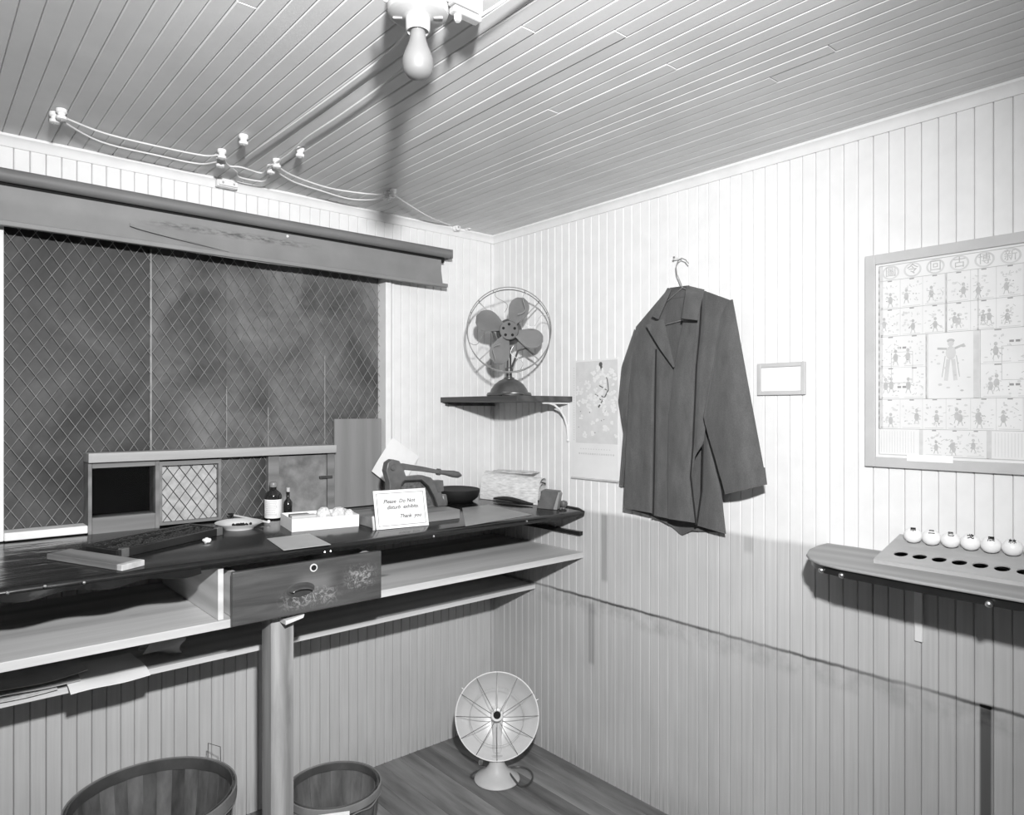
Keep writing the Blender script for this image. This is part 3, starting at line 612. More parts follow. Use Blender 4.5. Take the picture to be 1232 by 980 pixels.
# paper pinned to the wall behind the press
cs = [ony(*p, -0.006) for p in ((442, 566), (470, 526), (502, 549), (475, 592))]
def shp(u, v):
    p = cs[0].lerp(cs[1], u).lerp(cs[3].lerp(cs[2], u), v); p.y = -0.024 - 0.020 * (1 - u) ** 2; return p
tag(MB().sheet(shp, 8, 8, (0, 0.0008, 0)).build('pinned_paper', M_PAP, None, 60), 'tilted white paper sheet hanging on the wall behind the embossing press', 'paper')
# black bowl
t = ctop('black_bowl', 'shallow black filled bowl on the counter between press and newspaper', 'bowl', -0.315, -0.118)
MB().lathe([(0, 0.004), (0.06, 0.0), (0.07, 0.0), (0.096, 0.022), (0.104, 0.048), (0.104, 0.058), (0.100, 0.059), (0.099, 0.056), (0, 0.055)], n=40, caps=False).build('bowl_body', mat('black_lacquer', 0.006, 0.7, 0.2, 10), t, 50, 0, True)
# folded newspaper standing in a loop
A0, A1 = onc(577, 600), onc(646, 608)
ax = (A1 - A0); ax.z = 0; L = ax.length; ax.normalize(); sd = Vector((-ax.y, ax.x, 0))
t = thing('folded_newspaper', 'folded newspaper standing in a loop on the counter in the corner', 'newspaper', A0.lerp(A1, 0.5))
def loop(u, v):
    a = -0.10 * math.pi + v * 1.22 * math.pi; r = 0.060
    p = Vector((A0.x, A0.y, 0)) + ax * (u * L)
    lean = 0.030
    h = max(0.0, math.sin(a)) ** 0.8 * (0.128 - 0.012 * u) if math.sin(a) > 0 else 0.0
    w = 0.062 - 0.060 * math.cos(a)
    w = min(w, 0.13)
    return Vector((p.x + sd.x * w, p.y + sd.y * w, ctz(p.y) + 0.003 + h))
def lim(f):
    def g(u, v):
        p = f(u, v); p.x = min(p.x, -0.006); return p
    return g
M_NEWP = mat('printed_newsprint', 0.47, 0.75, 0.30, 34, (1, 1, 5), detail=6, coords='pos')
for kk, nm in enumerate(('outer_sheets', 'inner_sheets')):
    sc_ = 1.0 - 0.22 * kk
    def lp(u, v, sc_=sc_):
        p = loop(u * (0.98 if sc_ < 1 else 1.0), v); b = Vector((A0.x, A0.y, 0)) + ax * (u * L) + sd * 0.062
        z0_ = ctz(p.y) + 0.003; return Vector((b.x + (p.x - b.x) * sc_, b.y + (p.y - b.y) * sc_, z0_ + (p.z - z0_) * sc_))
    MB().sheet(lim(lp), 10, 22, (0, 0, -0.0012)).build(nm, M_NEWP, t, 60)
top = Vector((A0.x, A0.y, 0)) + ax * (L * 0.5) + sd * 0.066
for i, (dl, zz) in enumerate(((0.0, 0.132), (0.016, 0.138))):
    c = top + ax * (-0.01 + dl); c.z = ctz(c.y) + zz
    MB().obox(c, ax, sd, (0, 0, 1), L * 0.72, 0.05, 0.0035).build('folded_page', M_NEWP, t, 0)
# dark slender case before the newspaper
a, b = onc(594, 603), onc(641, 609); d = (b - a); pts = [a + d * (i / 8) + Vector((0, 0, 0.011 + 0.010 * math.sin(math.pi * min(1, (i + 1.2) / 8)))) for i in range(9)]
t = thing('spectacle_case', 'slender black case lying in front of the folded newspaper', 'case', a.lerp(b, 0.5))
MB().tube(pts, [0.004, 0.009, 0.012, 0.013, 0.013, 0.012, 0.011, 0.009, 0.005], 10, False, 0.8).build('case_body', M_IROND, t)
MB().tube([p + Vector((-0.008, -0.008, 0.004)) for p in pts[2:7]], 0.003, 6).build('flap_edge', M_IROND, t)
# small grey box and knob at the counter end
M_TIN = mat('dark_grey_tin', 0.085, 0.45, 0.3, 20)
sb_ = onc(658, 613); t = ctop('small_tin', 'small dark grey tin box leaning at the end of the counter', 'tin', -0.105, -0.500, -62)
MB().prism([(-0.040, -0.026, 0.0), (0.034, -0.026, 0.0), (0.056, -0.026, 0.080), (-0.018, -0.026, 0.083)], (0, 0.05, 0)).build('tin_body', M_TIN, t, 0, 0.003, True)
MB().prism([(0.035, -0.0262, 0.001), (0.052, -0.0262, 0.001), (0.062, -0.0262, 0.070), (0.0565, -0.0262, 0.079)], (0, 0.045, 0)).build('side_flap', mat('mid_grey_tin', 0.2, 0.5, 0.2, 20), t, 0, 0.001, True)
q = onc(678, 612); t = ctop('dark_knob', 'round dark knob beside the small tin at the counter end', 'knob', q.x + 0.004, q.y + 0.004)
MB().lathe([(0.0, 0), (0.010, 0), (0.008, 0.006), (0.015, 0.012), (0.018, 0.022), (0.014, 0.033), (0, 0.037)], n=18).build('knob', M_TIN, t, 45, 0, True)

# ------------------------------------------------------------------ dark shirt on a wire hanger
def pline(pts):
    pts = [Vector((a, b)) for a, b in pts]; L = [0.0]
    for a, b in zip(pts, pts[1:]): L.append(L[-1] + max((b - a).length, 1e-6))
    def f(t):
        s = t * L[-1]
        for i in range(len(pts) - 1):
            if s <= L[i + 1] + 1e-9: return pts[i].lerp(pts[i + 1], (s - L[i]) / (L[i + 1] - L[i]))
        return pts[-1]
    return f
def coons(T, B, Lf, R):
    T, B, Lf, R = pline(T), pline(B), pline(Lf), pline(R)
    def f(u, v):
        a = T(u) * (1 - v) + B(u) * v + Lf(v) * (1 - u) + R(v) * u
        return a - (T(0) * (1 - u) * (1 - v) + T(1) * u * (1 - v) + B(0) * (1 - u) * v + B(1) * u * v)
    return f
k = NT('dark_cotton'); vec = k.coords('pos', (3, 3, 1)); a = k.noise(vec, 9, 5, 0.6); b = k.noise(k.coords('pos'), 260, 2)
k.grey(k.math('MULTIPLY', k.ramp(a, 0.3, 0.7, 0.058, 0.082), k.ramp(b, 0.3, 0.7, 0.88, 1.12))); k.b.inputs['Roughness'].default_value = 0.9; k.b.inputs['Specular IOR Level'].default_value = 0.15
k.b.inputs['Sheen Weight'].default_value = 0.15; k.bump(a, 0.35, 0.006); M_COT = k.m
M_SEAM = mat('seam_thread', 0.10, 0.9, 0.1)
shirt = thing('work_shirt', 'dark cotton long sleeved work shirt hanging on the white board wall', 'shirt', (-0.05, -1.15, 1.12))
XS = -0.06
def cloth(name, T, B, Lf, R, d0, d1, folds=None, nu=20, nv=36, th=0.003, parent=shirt, m=None, crease=None):
    C = coons(T, B, Lf, R)
    def f(u, v):
        q = C(u, v); s = min(1.0, v * 3.2); s = s * s * (3 - 2 * s)
        d = d0 + (d1 - d0) * s + (folds(u, v) if folds else 0.0) - (crease(q.x, q.y) if crease else 0.0)
        return onx(q.x, q.y, -d)
    return MB().sheet(f, nu, nv, (th, 0, 0)).build(name, m or M_COT, parent, 70)
sn = math.sin
cloth('back_panel', [(766, 393), (804, 348), (833, 346), (879, 362)], [(751, 611), (783, 620), (808, 633), (820, 644), (832, 638), (872, 641)], [(766, 393), (758, 470), (753, 540), (751, 611)], [(879, 362), (866, 450), (864, 540), (872, 641)], 0.028, 0.016, lambda u, v: 0.006 * sn(u * 20) * v, 30, 40)
def groove(line, depth, w, y0_, y1_):
    xs_ = line
    def f(x_, y_):
        for (xa, ya), (xb, yb) in zip(xs_, xs_[1:]):
            if ya <= y_ <= yb:
                xc = xa + (xb - xa) * (y_ - ya) / (yb - ya); e = min(1, max(0, (y_ - y0_) / 40)) * min(1, max(0, (y1_ - y_) / 25 + 0.001))
                return depth * e * math.exp(-((x_ - xc) / w) ** 2)
        return 0.0
    return f
cloth('front_panel', [(765, 393), (803, 348)], [(750, 611), (784, 617), (787, 620), (806, 624)], [(765, 393), (757, 470), (753, 540), (750, 611)], [(803, 348), (800, 395), (811, 444), (806, 502), (806, 624)], 0.046, 0.066,
      lambda u, v: 0.014 * sn(math.pi * u) * v + 0.004 * sn(u * 13 + 1) * v, 90, 44, crease=groove([(790, 380), (789, 440), (786, 640)], 0.010, 2.2, 415, 660))
cloth('front_panel', [(822, 384), (830, 371), (846, 349), (879, 361)], [(804, 624), (838, 629)], [(822, 384), (811, 443), (804.5, 502), (803, 573), (804, 624)], [(879, 361), (864, 430), (850, 500), (846, 533), (836, 548), (831.5, 575), (838, 629)], 0.056, 0.084,
      lambda u, v: 0.014 * sn(math.pi * u) * (0.4 + v) + 0.003 * sn(u * 9), 90, 48, crease=groove([(846, 345), (842, 400), (838, 440), (834, 545)], 0.010, 2.2, 350, 560))
cloth('side_flap', [(846, 534), (852, 500)], [(838.5, 632), (873, 642)], [(846, 534), (845, 590), (838.5, 632)], [(852, 500), (864, 560), (873, 642)], 0.050, 0.052, lambda u, v: 0.010 * sn(math.pi * u), 14)
sl = cloth('sleeve', [(869, 364), (881, 360)], [(872, 594), (922, 582)], [(869, 364), (860, 430), (846, 502), (872, 594)], [(881, 360), (902, 475), (922, 582)], 0.058, 0.112, lambda u, v: 0.030 * sn(math.pi * u) * min(1, v * 2.5) + 0.004 * sn(v * 22 + u * 6) * v * (1 - u), 22, 44, 0.004)
cloth('cuff', [(866.5, 574), (920, 562)], [(872, 594.6), (922.5, 582.6)], [(866.5, 574), (872, 594.6)], [(920, 562), (922.5, 582.6)], 0.114, 0.114, lambda u, v: 0.031 * sn(math.pi * u) + 0.002, 22, 6, 0.003, sl)
sl2 = cloth('sleeve', [(763, 396), (769, 400)], [(745, 583), (751, 584)], [(763, 396), (748, 440), (744, 482), (750, 520), (745, 583)], [(769, 400), (763, 450), (760, 520), (751, 584)], 0.034, 0.030, lambda u, v: 0.016 * sn(math.pi * u) + 0.004 * sn(v * 34 + u * 5) * sn(math.pi * v), 12, 48)
cloth('lapel', [(777, 391), (798, 383)], [(810, 442), (811.5, 441)], [(777, 391), (793, 418), (810, 442)], [(798, 383), (806, 416), (811.5, 441)], 0.082, 0.094, lambda u, v: 0.010 * sn(math.pi * (1 - u) * 0.5) * (1 - v), 10, 18)
cl = cloth('collar', [(826, 343), (847, 348)], [(820, 383), (839, 385)], [(826, 343), (823, 364), (820, 383)], [(847, 348), (843, 366), (839, 385)], 0.062, 0.110, lambda u, v: 0.006 * sn(math.pi * u), 10, 12)
cloth('collar_leaf', [(803, 346), (808, 347)], [(784, 380), (792, 384)], [(803, 346), (784, 380)], [(808, 347), (799, 368), (792, 384)], 0.062, 0.090, None, 8, 12, 0.003, cl)
cloth('collar_stand', [(806, 346), (829, 343)], [(801, 360), (824, 357)], [(806, 346), (801, 360)], [(829, 343), (824, 357)], 0.040, 0.030, None, 8, 4, 0.003, cl)
M_CREASE = mat('crease_shade_black', 0.012, 0.9, 0.2, 30)  # added near-black tubes stand in for shade in the shirt folds
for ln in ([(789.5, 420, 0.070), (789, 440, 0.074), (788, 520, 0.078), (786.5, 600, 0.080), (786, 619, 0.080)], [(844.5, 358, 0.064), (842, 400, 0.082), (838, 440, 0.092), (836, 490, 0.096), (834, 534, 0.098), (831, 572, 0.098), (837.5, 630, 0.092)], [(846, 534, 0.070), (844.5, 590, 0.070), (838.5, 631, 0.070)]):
    MB().tube([onx(a_, b_, -c_ - 0.003) for a_, b_, c_ in ln], 0.0030, 6).build('crease_shade', M_CREASE, shirt)
# hanger
M_WIREH = mat('hanger_wire', 0.32, 0.35, 0.1, 20, metal=0.7)
hg = thing('wire_hanger', 'thin wire coat hanger holding the dark shirt on the wall', 'hanger', onx(820, 345, -0.045))
hk = [onx(*p, -0.040) for p in ((821, 346), (818, 338), (814.5, 330), (813.5, 320), (816, 313.5), (820, 310.5), (825, 312.5), (828.5, 317))]
MB().tube(hk, 0.0022, 8).build('hook', M_WIREH, hg)
MB().tube([onx(*p, -0.040) for p in ((821, 346), (780, 382), (769, 395), (775, 397), (870, 372), (876, 366), (821, 346))], 0.0016, 6).build('frame_wire', M_WIREH, hg)
tag(MB().lathe([(0.0, 0.052), (0.005, 0.051), (0.005, 0.048), (0.0022, 0.047), (0.0022, -0.01)], onx(820.5, 310.5, 0) + Vector((0, 0, -0.0045)), 8, Matrix.Rotation(-math.pi / 2, 3, 'Y')).build('wall_nail', M_STEEL, None), 'steel nail in the wall carrying the wire hanger', 'nail')

# ------------------------------------------------------------------ paper things on the right-hand wall
def WM(y, z, x=-0.002): return Matrix(((0, 0, -1, x), (-1, 0, 0, y), (0, 1, 0, z), (0, 0, 0, 1)))   # u -> -y, v -> +z, out -> -x
M_FRAME = mat('grey_frame_paint', 0.37, 0.5, 0.07, 12)
M_PAPW = mat('poster_paper', 0.545, 0.6, 0.05, 8)
M_PR1 = mat('pale_print', 0.43, 0.6, 0.1, 30); M_PR2 = mat('mid_print', 0.34, 0.6, 0.15, 30); M_PR3 = mat('dark_print', 0.22, 0.6, 0.15, 30); M_BIRD = mat('bird_print', 0.08, 0.6, 0.15, 30)
def framed(root, w, h, fw, th):
    for b, nm in (((0, fw, 0, h), 'frame_side'), ((w - fw, w, 0, h), 'frame_side'), ((fw, w - fw, 0, fw), 'frame_rail'), ((fw, w - fw, h - fw, h), 'frame_rail')):
        MB().box(b[0], b[1], b[2], b[3], 0, th).build(nm, M_FRAME, root, 0, 0.0015, True)
pz0_, pz1_ = 1.397, 2.038; PWD = 0.500; PHT = pz1_ - pz0_
po = thing('framed_poster', 'large framed picture chart with Chinese title and many small scenes', 'poster', (-0.002, -1.813, pz0_), WM(0, 0, 0).to_3x3())
framed(po, PWD, PHT, 0.030, 0.014)
sheet = MB().box(0.028, PWD - 0.028, 0.028, PHT - 0.028, 0, 0.006).build('chart_sheet', M_PAPW, po, 0, 0, True)
ZP = 0.0062
def rct(mb, x0, x1, y0, y1, d=0.0): mb.box(x0, x1, y0, y1, ZP, ZP + 0.0003 + d)
def outline(mb, x0, x1, y0, y1, w): rct(mb, x0, x1, y0, y0 + w); rct(mb, x0, x1, y1 - w, y1); rct(mb, x0, x0 + w, y0 + w, y1 - w); rct(mb, x1 - w, x1, y0 + w, y1 - w)
lines = MB(); U0, U1 = 0.038, PWD - 0.038; V = lambda t: t * PHT
outline(lines, U0, U1, V(0.058), V(0.944), 0.0022)
rows = [0.872, 0.738, 0.610, 0.318, 0.180, 0.062]
for r in rows[:-1]: rct(lines, U0, U1, V(r) - 0.0008, V(r) + 0.0008)
lines.build('border_lines', M_PR2, sheet, 0, 0, True)
bars = MB(); scenes = MB(); darks = MB(); prr = random.Random(3)
def blob(mb, cx, cy, rx, ry, n=9):
    mb.prism([(cx + rx * math.cos(2 * math.pi * i / n), cy + ry * math.sin(2 * math.pi * i / n), ZP) for i in range(n)], (0, 0, 0.0003 + prr.random() * 0.0002))
def stroke(mb, a, b, w):
    a, b = Vector(a), Vector(b); d = (b - a); n = Vector((-d.y, d.x)).normalized() * (w / 2)
    mb.prism([(p.x, p.y, ZP) for p in (a - n, b - n, b + n, a + n)], (0, 0, 0.0003 + prr.random() * 0.0002))
def scene_panel(x0, x1, y0, y1):
    """a little generic figure, some ground and scenery"""
    w, h = x1 - x0, y1 - y0
    rct(bars, x0 + w * 0.1, x0 + w * 0.9, y0 + h * 0.04, y0 + h * 0.06)
    for k_ in range(prr.choice((1, 1, 2))):
        cx = x0 + w * prr.uniform(0.25, 0.75); cy = y0 + h * prr.uniform(0.28, 0.45); s_ = h * 0.16
        blob(scenes, cx, cy + s_ * 1.25, s_ * 0.30, s_ * 0.36); blob(scenes, cx, cy, s_ * 0.45, s_ * 0.85)
        for sg_ in (-1, 1): stroke(scenes, (cx, cy + s_ * 0.5), (cx + sg_ * s_ * prr.uniform(0.7, 1.2), cy + s_ * prr.uniform(-0.4, 1.0)), 0.0016); stroke(scenes, (cx + sg_ * s_ * 0.2, cy - s_ * 0.6), (cx + sg_ * s_ * 0.45, cy - s_ * 1.5), 0.0018)
    for k_ in range(15): blob(bars, x0 + w * prr.uniform(0.12, 0.88), y0 + h * prr.uniform(0.1, 0.85), prr.uniform(0.001, 0.005), prr.uniform(0.001, 0.004), 6)
    for k_ in range(5):
        a = (x0 + w * prr.uniform(0.1, 0.9), y0 + h * prr.uniform(0.1, 0.8)); stroke(scenes, a, (a[0] + prr.uniform(-0.01, 0.01), a[1] + prr.uniform(-0.006, 0.010)), 0.0012)
    for k_ in range(2): blob(darks, x0 + w * prr.uniform(0.15, 0.85), y0 + h * prr.uniform(0.15, 0.5), 0.0018, 0.0014, 6)
    rct(darks, x0 + w * 0.42, x0 + w * 0.62, y1 - 0.0045, y1 - 0.0015)
cols = [U0 + (U1 - U0) * i / 7 for i in range(8)]
for r in ((0.738, 0.872), (0.610, 0.738)):
    for i in range(7): scene_panel(cols[i], cols[i + 1], V(r[0]), V(r[1])); 
    for i in range(1, 7): rct(bars, cols[i] - 0.0006, cols[i] + 0.0006, V(r[0]), V(r[1]))
rct(bars, cols[3] - 0.0035, cols[3] + 0.0035, V(0.61), V(0.872)); rct(bars, U0, U0 + 0.012, V(0.18), V(0.944)); rct(bars, cols[4] + 0.016, cols[4] + 0.020, V(0.61), V(0.872))
for i in range(7): scene_panel(cols[i], cols[i + 1], V(0.18), V(0.318)); rct(bars, cols[i] - 0.0006, cols[i] + 0.0006, V(0.18), V(0.318))
mC0, mC1 = 0.168, 0.303
for a, b in ((U0, mC0), (mC1, U1)):
    mid = (a + b) / 2; vm = V(0.464)
    for x0, x1 in ((a, mid), (mid, b)):
        for y0_, y1_ in ((V(0.318), vm), (vm, V(0.61))): scene_panel(x0, x1, y0_, y1_)
    rct(bars, a, b, vm - 0.0007, vm + 0.0007); outline(scenes, mid - 0.030, mid + 0.030, vm - 0.046, vm + 0.046, 0.0012)
    for yy in (vm + 0.058, vm - 0.058): rct(darks, mid - 0.012, mid - 0.002, yy - 0.003, yy + 0.003); rct(darks, mid + 0.002, mid + 0.012, yy - 0.003, yy + 0.003)
rct(bars, mC0, mC0 + 0.006, V(0.318), V(0.61)); rct(bars, mC1 - 0.016, mC1 - 0.002, V(0.318), V(0.61)); rct(scenes, mC0 - 0.001, mC0 + 0.001, V(0.318), V(0.61)); rct(scenes, mC1 - 0.001, mC1 + 0.001, V(0.318), V(0.61))
# centre figure: a robed person with a round belly and a hat
fx, fy = (mC0 + mC1) / 2 - 0.004, V(0.475)
blob(bars, fx, fy + 0.028, 0.013, 0.019, 14); blob(scenes, fx, fy + 0.062, 0.010, 0.006, 10); blob(bars, fx, fy + 0.054, 0.008, 0.008, 10)
for sg_ in (-1, 1): stroke(scenes, (fx + sg_ * 0.010, fy + 0.040), (fx + sg_ * 0.034, fy + 0.046 + sg_ * 0.004), 0.006); stroke(bars, (fx + sg_ * 0.006, fy + 0.010), (fx + sg_ * 0.012, fy - 0.050), 0.010); stroke(scenes, (fx + sg_ * 0.014, fy + 0.02), (fx + sg_ * 0.022, fy - 0.04), 0.002)
for k_ in range(16): blob(prr.choice((bars, scenes)), prr.uniform(mC0 + 0.014, mC1 - 0.022), prr.uniform(V(0.33), V(0.59)), prr.uniform(0.002, 0.006), prr.uniform(0.001, 0.004), 7)
# bottom row: ruled tables left and right, three scenes in the middle
xa, xb = 0.150, 0.330
for i in range(3): scene_panel(xa + 0.012 + (xb - xa - 0.024) * i / 3, xa + 0.012 + (xb - xa - 0.024) * (i + 1) / 3, V(0.062), V(0.18))
rct(bars, xa, xa + 0.010, V(0.06), V(0.18)); rct(bars, xb - 0.012, xb, V(0.06), V(0.18))
for a, b in ((U0, xa), (xb, U1)):
    n = int((b - a) / 0.0075)
    for i in range(1, n): rct(bars, a + i * 0.0075, a + i * 0.0075 + 0.0011, V(0.07), V(0.17))
for mb_, nm, m_ in ((bars, 'pale_print', M_PR1), (scenes, 'scene_print', M_PR2), (darks, 'dark_print', M_PR3)): o = mb_.build(nm, m_, sheet, 0, 0, True); o['kind'] = 'stuff'
for i, ch in enumerate('圖令回古博新果'):
    cx, cy = U0 + 0.034 + i * (U1 - U0 - 0.062) / 6, V(0.908); mb = MB()
    ro, ri = 0.0240, 0.0190; n = 28
    for j in range(n):
        a0, a1 = 2 * math.pi * j / n, 2 * math.pi * (j + 1) / n; sq = 0.88
        mb.prism([(cx + ro * math.cos(a0), cy + ro * sq * math.sin(a0), ZP), (cx + ro * math.cos(a1), cy + ro * sq * math.sin(a1), ZP), (cx + ri * math.cos(a1), cy + ri * sq * math.sin(a1), ZP), (cx + ri * math.cos(a0), cy + ri * sq * math.sin(a0), ZP)], (0, 0, 0.0004))
    mb.build('title_ring', M_PR1, sheet, 0, 0, True)
    text_mb(ch, 0.032, Matrix.Translation((cx, cy + 0.0005, ZP)), 0.0006).build('title_character', M_PR2, sheet, 0, 0, True)
MB().box(0.120, 0.240, 0.022, 0.041, 0.0145, 0.0155).build('white_tape', M_PAP, po, 0, 0, True)
# small frame
a, b = onx(913, 475.5), onx(970.5, 434.5)
sf = thing('picture_frame', 'small grey picture frame with blank white card beside the shirt', 'picture frame', (-0.002, a.y, a.z), WM(0, 0, 0).to_3x3())
w, h = a.y - b.y, b.z - a.z
framed(sf, w, h, 0.0145, 0.010)
MB().box(0.013, w - 0.013, 0.013, h - 0.013, 0, 0.004).build('card', M_PAP, sf, 0, 0, True)
text_mb('~', 0.02, Matrix.Translation((w * 0.55, h * 0.5, 0.0045)), 0.0002).build('faint_mark', M_PR1, sf, 0, 0, True) if False else None
# calendar
a, b = onx(690, 574), onx(690, 434); cw = 0.262; chh = b.z - a.z
ca = thing('wall_calendar', 'pale paper calendar with bird and blossom picture hanging behind the shirt sleeve', 'calendar', (-0.002, -0.556, a.z), WM(0, 0, 0).to_3x3())
MB().box(0.0, cw, 0, chh, 0.001, 0.0035).build('sheet', M_PAPW, ca, 0, 0, True)
MB().tube([(-0.004, 0.0, 0.004), (cw + 0.004, 0.0, 0.004)], 0.005, 8).build('bottom_rod', M_PAPG, ca, 38, 0, True)
ZP = 0.0037
MB().box(0.022, cw, chh * 0.30, chh * 0.985, ZP - 0.0002, ZP).build('picture_ground', mat('picture_tint', 0.46, 0.6, 0.1, 14), ca, 0, 0, True)
bl, br, bd = MB(), MB(), MB()
prr = random.Random(11); ZP = 0.0039
for i in range(80):
    x_, y_ = prr.uniform(0.03, cw - 0.01), prr.choice((prr.uniform(0.55, 0.93), prr.uniform(0.33, 0.93))) * chh
    for j in range(4): blob(bl, x_ + prr.uniform(-0.008, 0.008), y_ + prr.uniform(-0.008, 0.008), 0.006, 0.005, 7)
for i in range(70): blob(br, prr.uniform(0.03, cw - 0.01), prr.uniform(0.32, 0.93) * chh, prr.uniform(0.001, 0.0045), prr.uniform(0.001, 0.003), 6)
for i in range(9): blob(bd, prr.uniform(0.03, 0.2), prr.uniform(0.33, 0.65) * chh, prr.uniform(0.002, 0.004), prr.uniform(0.001, 0.003), 6)
pt = [(0.168, 0.955), (0.176, 0.90), (0.205, 0.83), (0.212, 0.745), (0.190, 0.68), (0.155, 0.60)]
for p, q, w_ in zip(pt, pt[1:], (0.012, 0.004, 0.005, 0.006, 0.008)): stroke(bd, (p[0], p[1] * chh), (q[0], q[1] * chh), w_)
blob(bd, 0.168, 0.955 * chh, 0.010, 0.010, 10); blob(bl, 0.178, 0.90 * chh, 0.007, 0.014, 10)
for p in ((0.150, 0.68), (0.165, 0.70), (0.135, 0.71), (0.18, 0.76), (0.16, 0.78)): stroke(bd, (p[0], p[1] * chh), (p[0] + 0.022, p[1] * chh - 0.010), 0.004)
for i in range(30): stroke(br, (0.012, chh * (0.32 + i * 0.021)), (0.012, chh * (0.32 + i * 0.021) + 0.006), 0.004)
for i in range(16): stroke(br, (0.04 + i * 0.013, chh * 0.212), (0.049 + i * 0.013, chh * 0.212), 0.007)
for i in range(12): stroke(br, (0.05 + i * 0.015, chh * 0.252), (0.056 + i * 0.015, chh * 0.252), 0.004)
for mb_, nm, m_ in ((bl, 'blossoms', M_PAPW), (br, 'branches', M_PR1), (bd, 'bird_print', M_BIRD)): o = mb_.build(nm, m_, ca, 0, 0, True); o['kind'] = 'stuff'

# ------------------------------------------------------------------ corner shelf with table fan
M_DKW = wood('dark_stained_wood', 0.04, 0.075, 0.5, 1, 3)
cs_ = thing('corner_shelf', 'dark wooden wall shelf in the corner carrying the table fan', 'shelf', (-0.16, -0.27, 1.605))
MB().box(-0.327, -0.001, -0.552, -0.001, 1.606, 1.630).build('board', M_DKW, cs_, 0, 0.002)
MB().box(-0.300, -0.010, -0.022, -0.001, 1.590, 1.605).build('cleat', M_DKW, cs_, 0, 0.001)
bp = [(-0.004, 1.435)] + [(-0.006 - 0.125 * (1 - math.cos(t_ * math.pi / 2)) , 1.450 + 0.150 * math.sin(t_ * math.pi / 2)) for t_ in (0.0, 0.2, 0.4, 0.6, 0.8, 0.95)]
MB().tube([(x_, -0.530, z_) for x_, z_ in bp], 0.005, 8).tube([(-0.004, -0.530, 1.43), (-0.004, -0.530, 1.604)], 0.0045, 6).tube([(-0.004, -0.530, 1.600), (-0.16, -0.530, 1.600)], 0.0045, 6).ball((-0.006, -0.530, 1.435), 0.007, 8).build('bracket', M_TRIM, cs_)
# table fan, facing the camera corner
FB = Vector((-0.185, -0.335, 1.6305))
vd = Vector((CAM.x - FB.x, CAM.y - FB.y, 0)).normalized(); fyaw = math.degrees(math.atan2(vd.y, vd.x)) + 90      # local -y looks at the viewer
fan = thing('table_fan', 'old four bladed table fan in a wire cage on the corner shelf', 'fan', FB, RZ(fyaw))
M_FANB = mat('fan_blade_metal', 0.155, 0.45, 0.12, 12, metal=0.1)
M_FAND = mat('fan_base_enamel', 0.055, 0.3, 0.4, 14)
M_CAGE = mat('cage_wire', 0.28, 0.4, 0.15, 20, metal=0.5)
MB().lathe([(0.0, 0), (0.098, 0), (0.102, 0.006), (0.098, 0.016), (0.086, 0.020), (0.080, 0.034), (0.066, 0.054), (0.046, 0.070), (0.028, 0.078), (0.0, 0.079)], n=32).build('base', M_FAND, fan, 45, 0, True)
MB().lathe([(0.024, 0.076), (0.024, 0.084), (0.014, 0.088), (0.013, 0.110), (0.018, 0.112), (0.018, 0.126), (0.011, 0.130), (0.011, 0.22)], n=16).build('stem', M_FAND, fan, 45, 0, True)
MB().box(-0.030, 0.030, -0.102, -0.06, 0.0, 0.018).build('switch_box', M_CAGE, fan, 0, 0.004, True)
FC = 0.290; FRD = 0.184
RX = Matrix.Rotation(math.pi / 2, 3, 'X')
MB().lathe([(0.0, 0.075), (0.030, 0.072), (0.052, 0.060), (0.058, 0.035), (0.058, -0.010), (0.045, -0.025), (0.02, -0.03)], (0, 0.0, FC), 28, Matrix.Rotation(-math.pi / 2, 3, 'X')).build('motor', M_FAND, fan, 45, 0, True)
hb = MB().lathe([(0.0, 0.074), (0.030, 0.0738), (0.040, 0.072), (0.043, 0.066), (0.043, 0.052)], (0, 0, FC), 28, RX).build('hub', mat('fan_hub_metal', 0.12, 0.75, 0.2, 12, spec=0.15), fan, 45, 0, True)
mb = MB()
for i in range(5):
    a = 2 * math.pi * i / 5 + 0.3; mb.lathe([(0.0065, 0.0725), (0.0065, 0.0750), (0, 0.0751)], (0.026 * math.cos(a), 0, FC + 0.026 * math.sin(a)), 8, RX)
mb.build('hub_holes', M_BLACK, hb, 38, 0, True)
def blade(ang):
    def f(u, v):
        r = 0.030 + 0.128 * v
        wv = (0.016 + 0.030 * math.sin(min(1.0, v / 0.62) * math.pi / 2) ** 1.3) * (1 if v < 0.60 else math.sqrt(max(0.0004, 1 - ((v - 0.60) / 0.4) ** 2)))
        s_ = (u - 0.5) * 2 * wv + 0.010 * v
        a = math.radians(ang); tw = 0.35
        return Vector((r * math.cos(a) - s_ * math.sin(a), -0.060 + s_ * tw - 0.006 * math.cos(u * 3), FC + r * math.sin(a) + s_ * math.cos(a)))
    return MB().sheet(f, 8, 14, (0, 0.0012, 0))
for an in (63, -22, -116, 153): blade(an).build('blade', M_FANB, fan, 60, 0, True)
def circ(r, y, n=64): return [(r * math.cos(2 * math.pi * i / n), y, FC + r * math.sin(2 * math.pi * i / n)) for i in range(n)]
MB().tube(circ(FRD, -0.100), 0.0022, 6, True).build('cage_ring', M_CAGE, fan, 38, 0, True)
MB().tube(circ(FRD * 1.005, -0.030), 0.0022, 6, True).build('cage_ring', M_CAGE, fan, 38, 0, True)
for an in (44, 136, -44, -136):
    a = math.radians(an); c, s_ = math.cos(a), math.sin(a)
    MB().tube([(FRD * c, -0.100, FC + FRD * s_), (FRD * 1.003 * c, -0.030, FC + FRD * 1.003 * s_), (FRD * 0.6 * c, -0.004, FC + FRD * 0.6 * s_), (0.05 * c, 0.0, FC + 0.05 * s_)], 0.0026, 6).build('cage_arm', M_CAGE, fan, 38, 0, True)
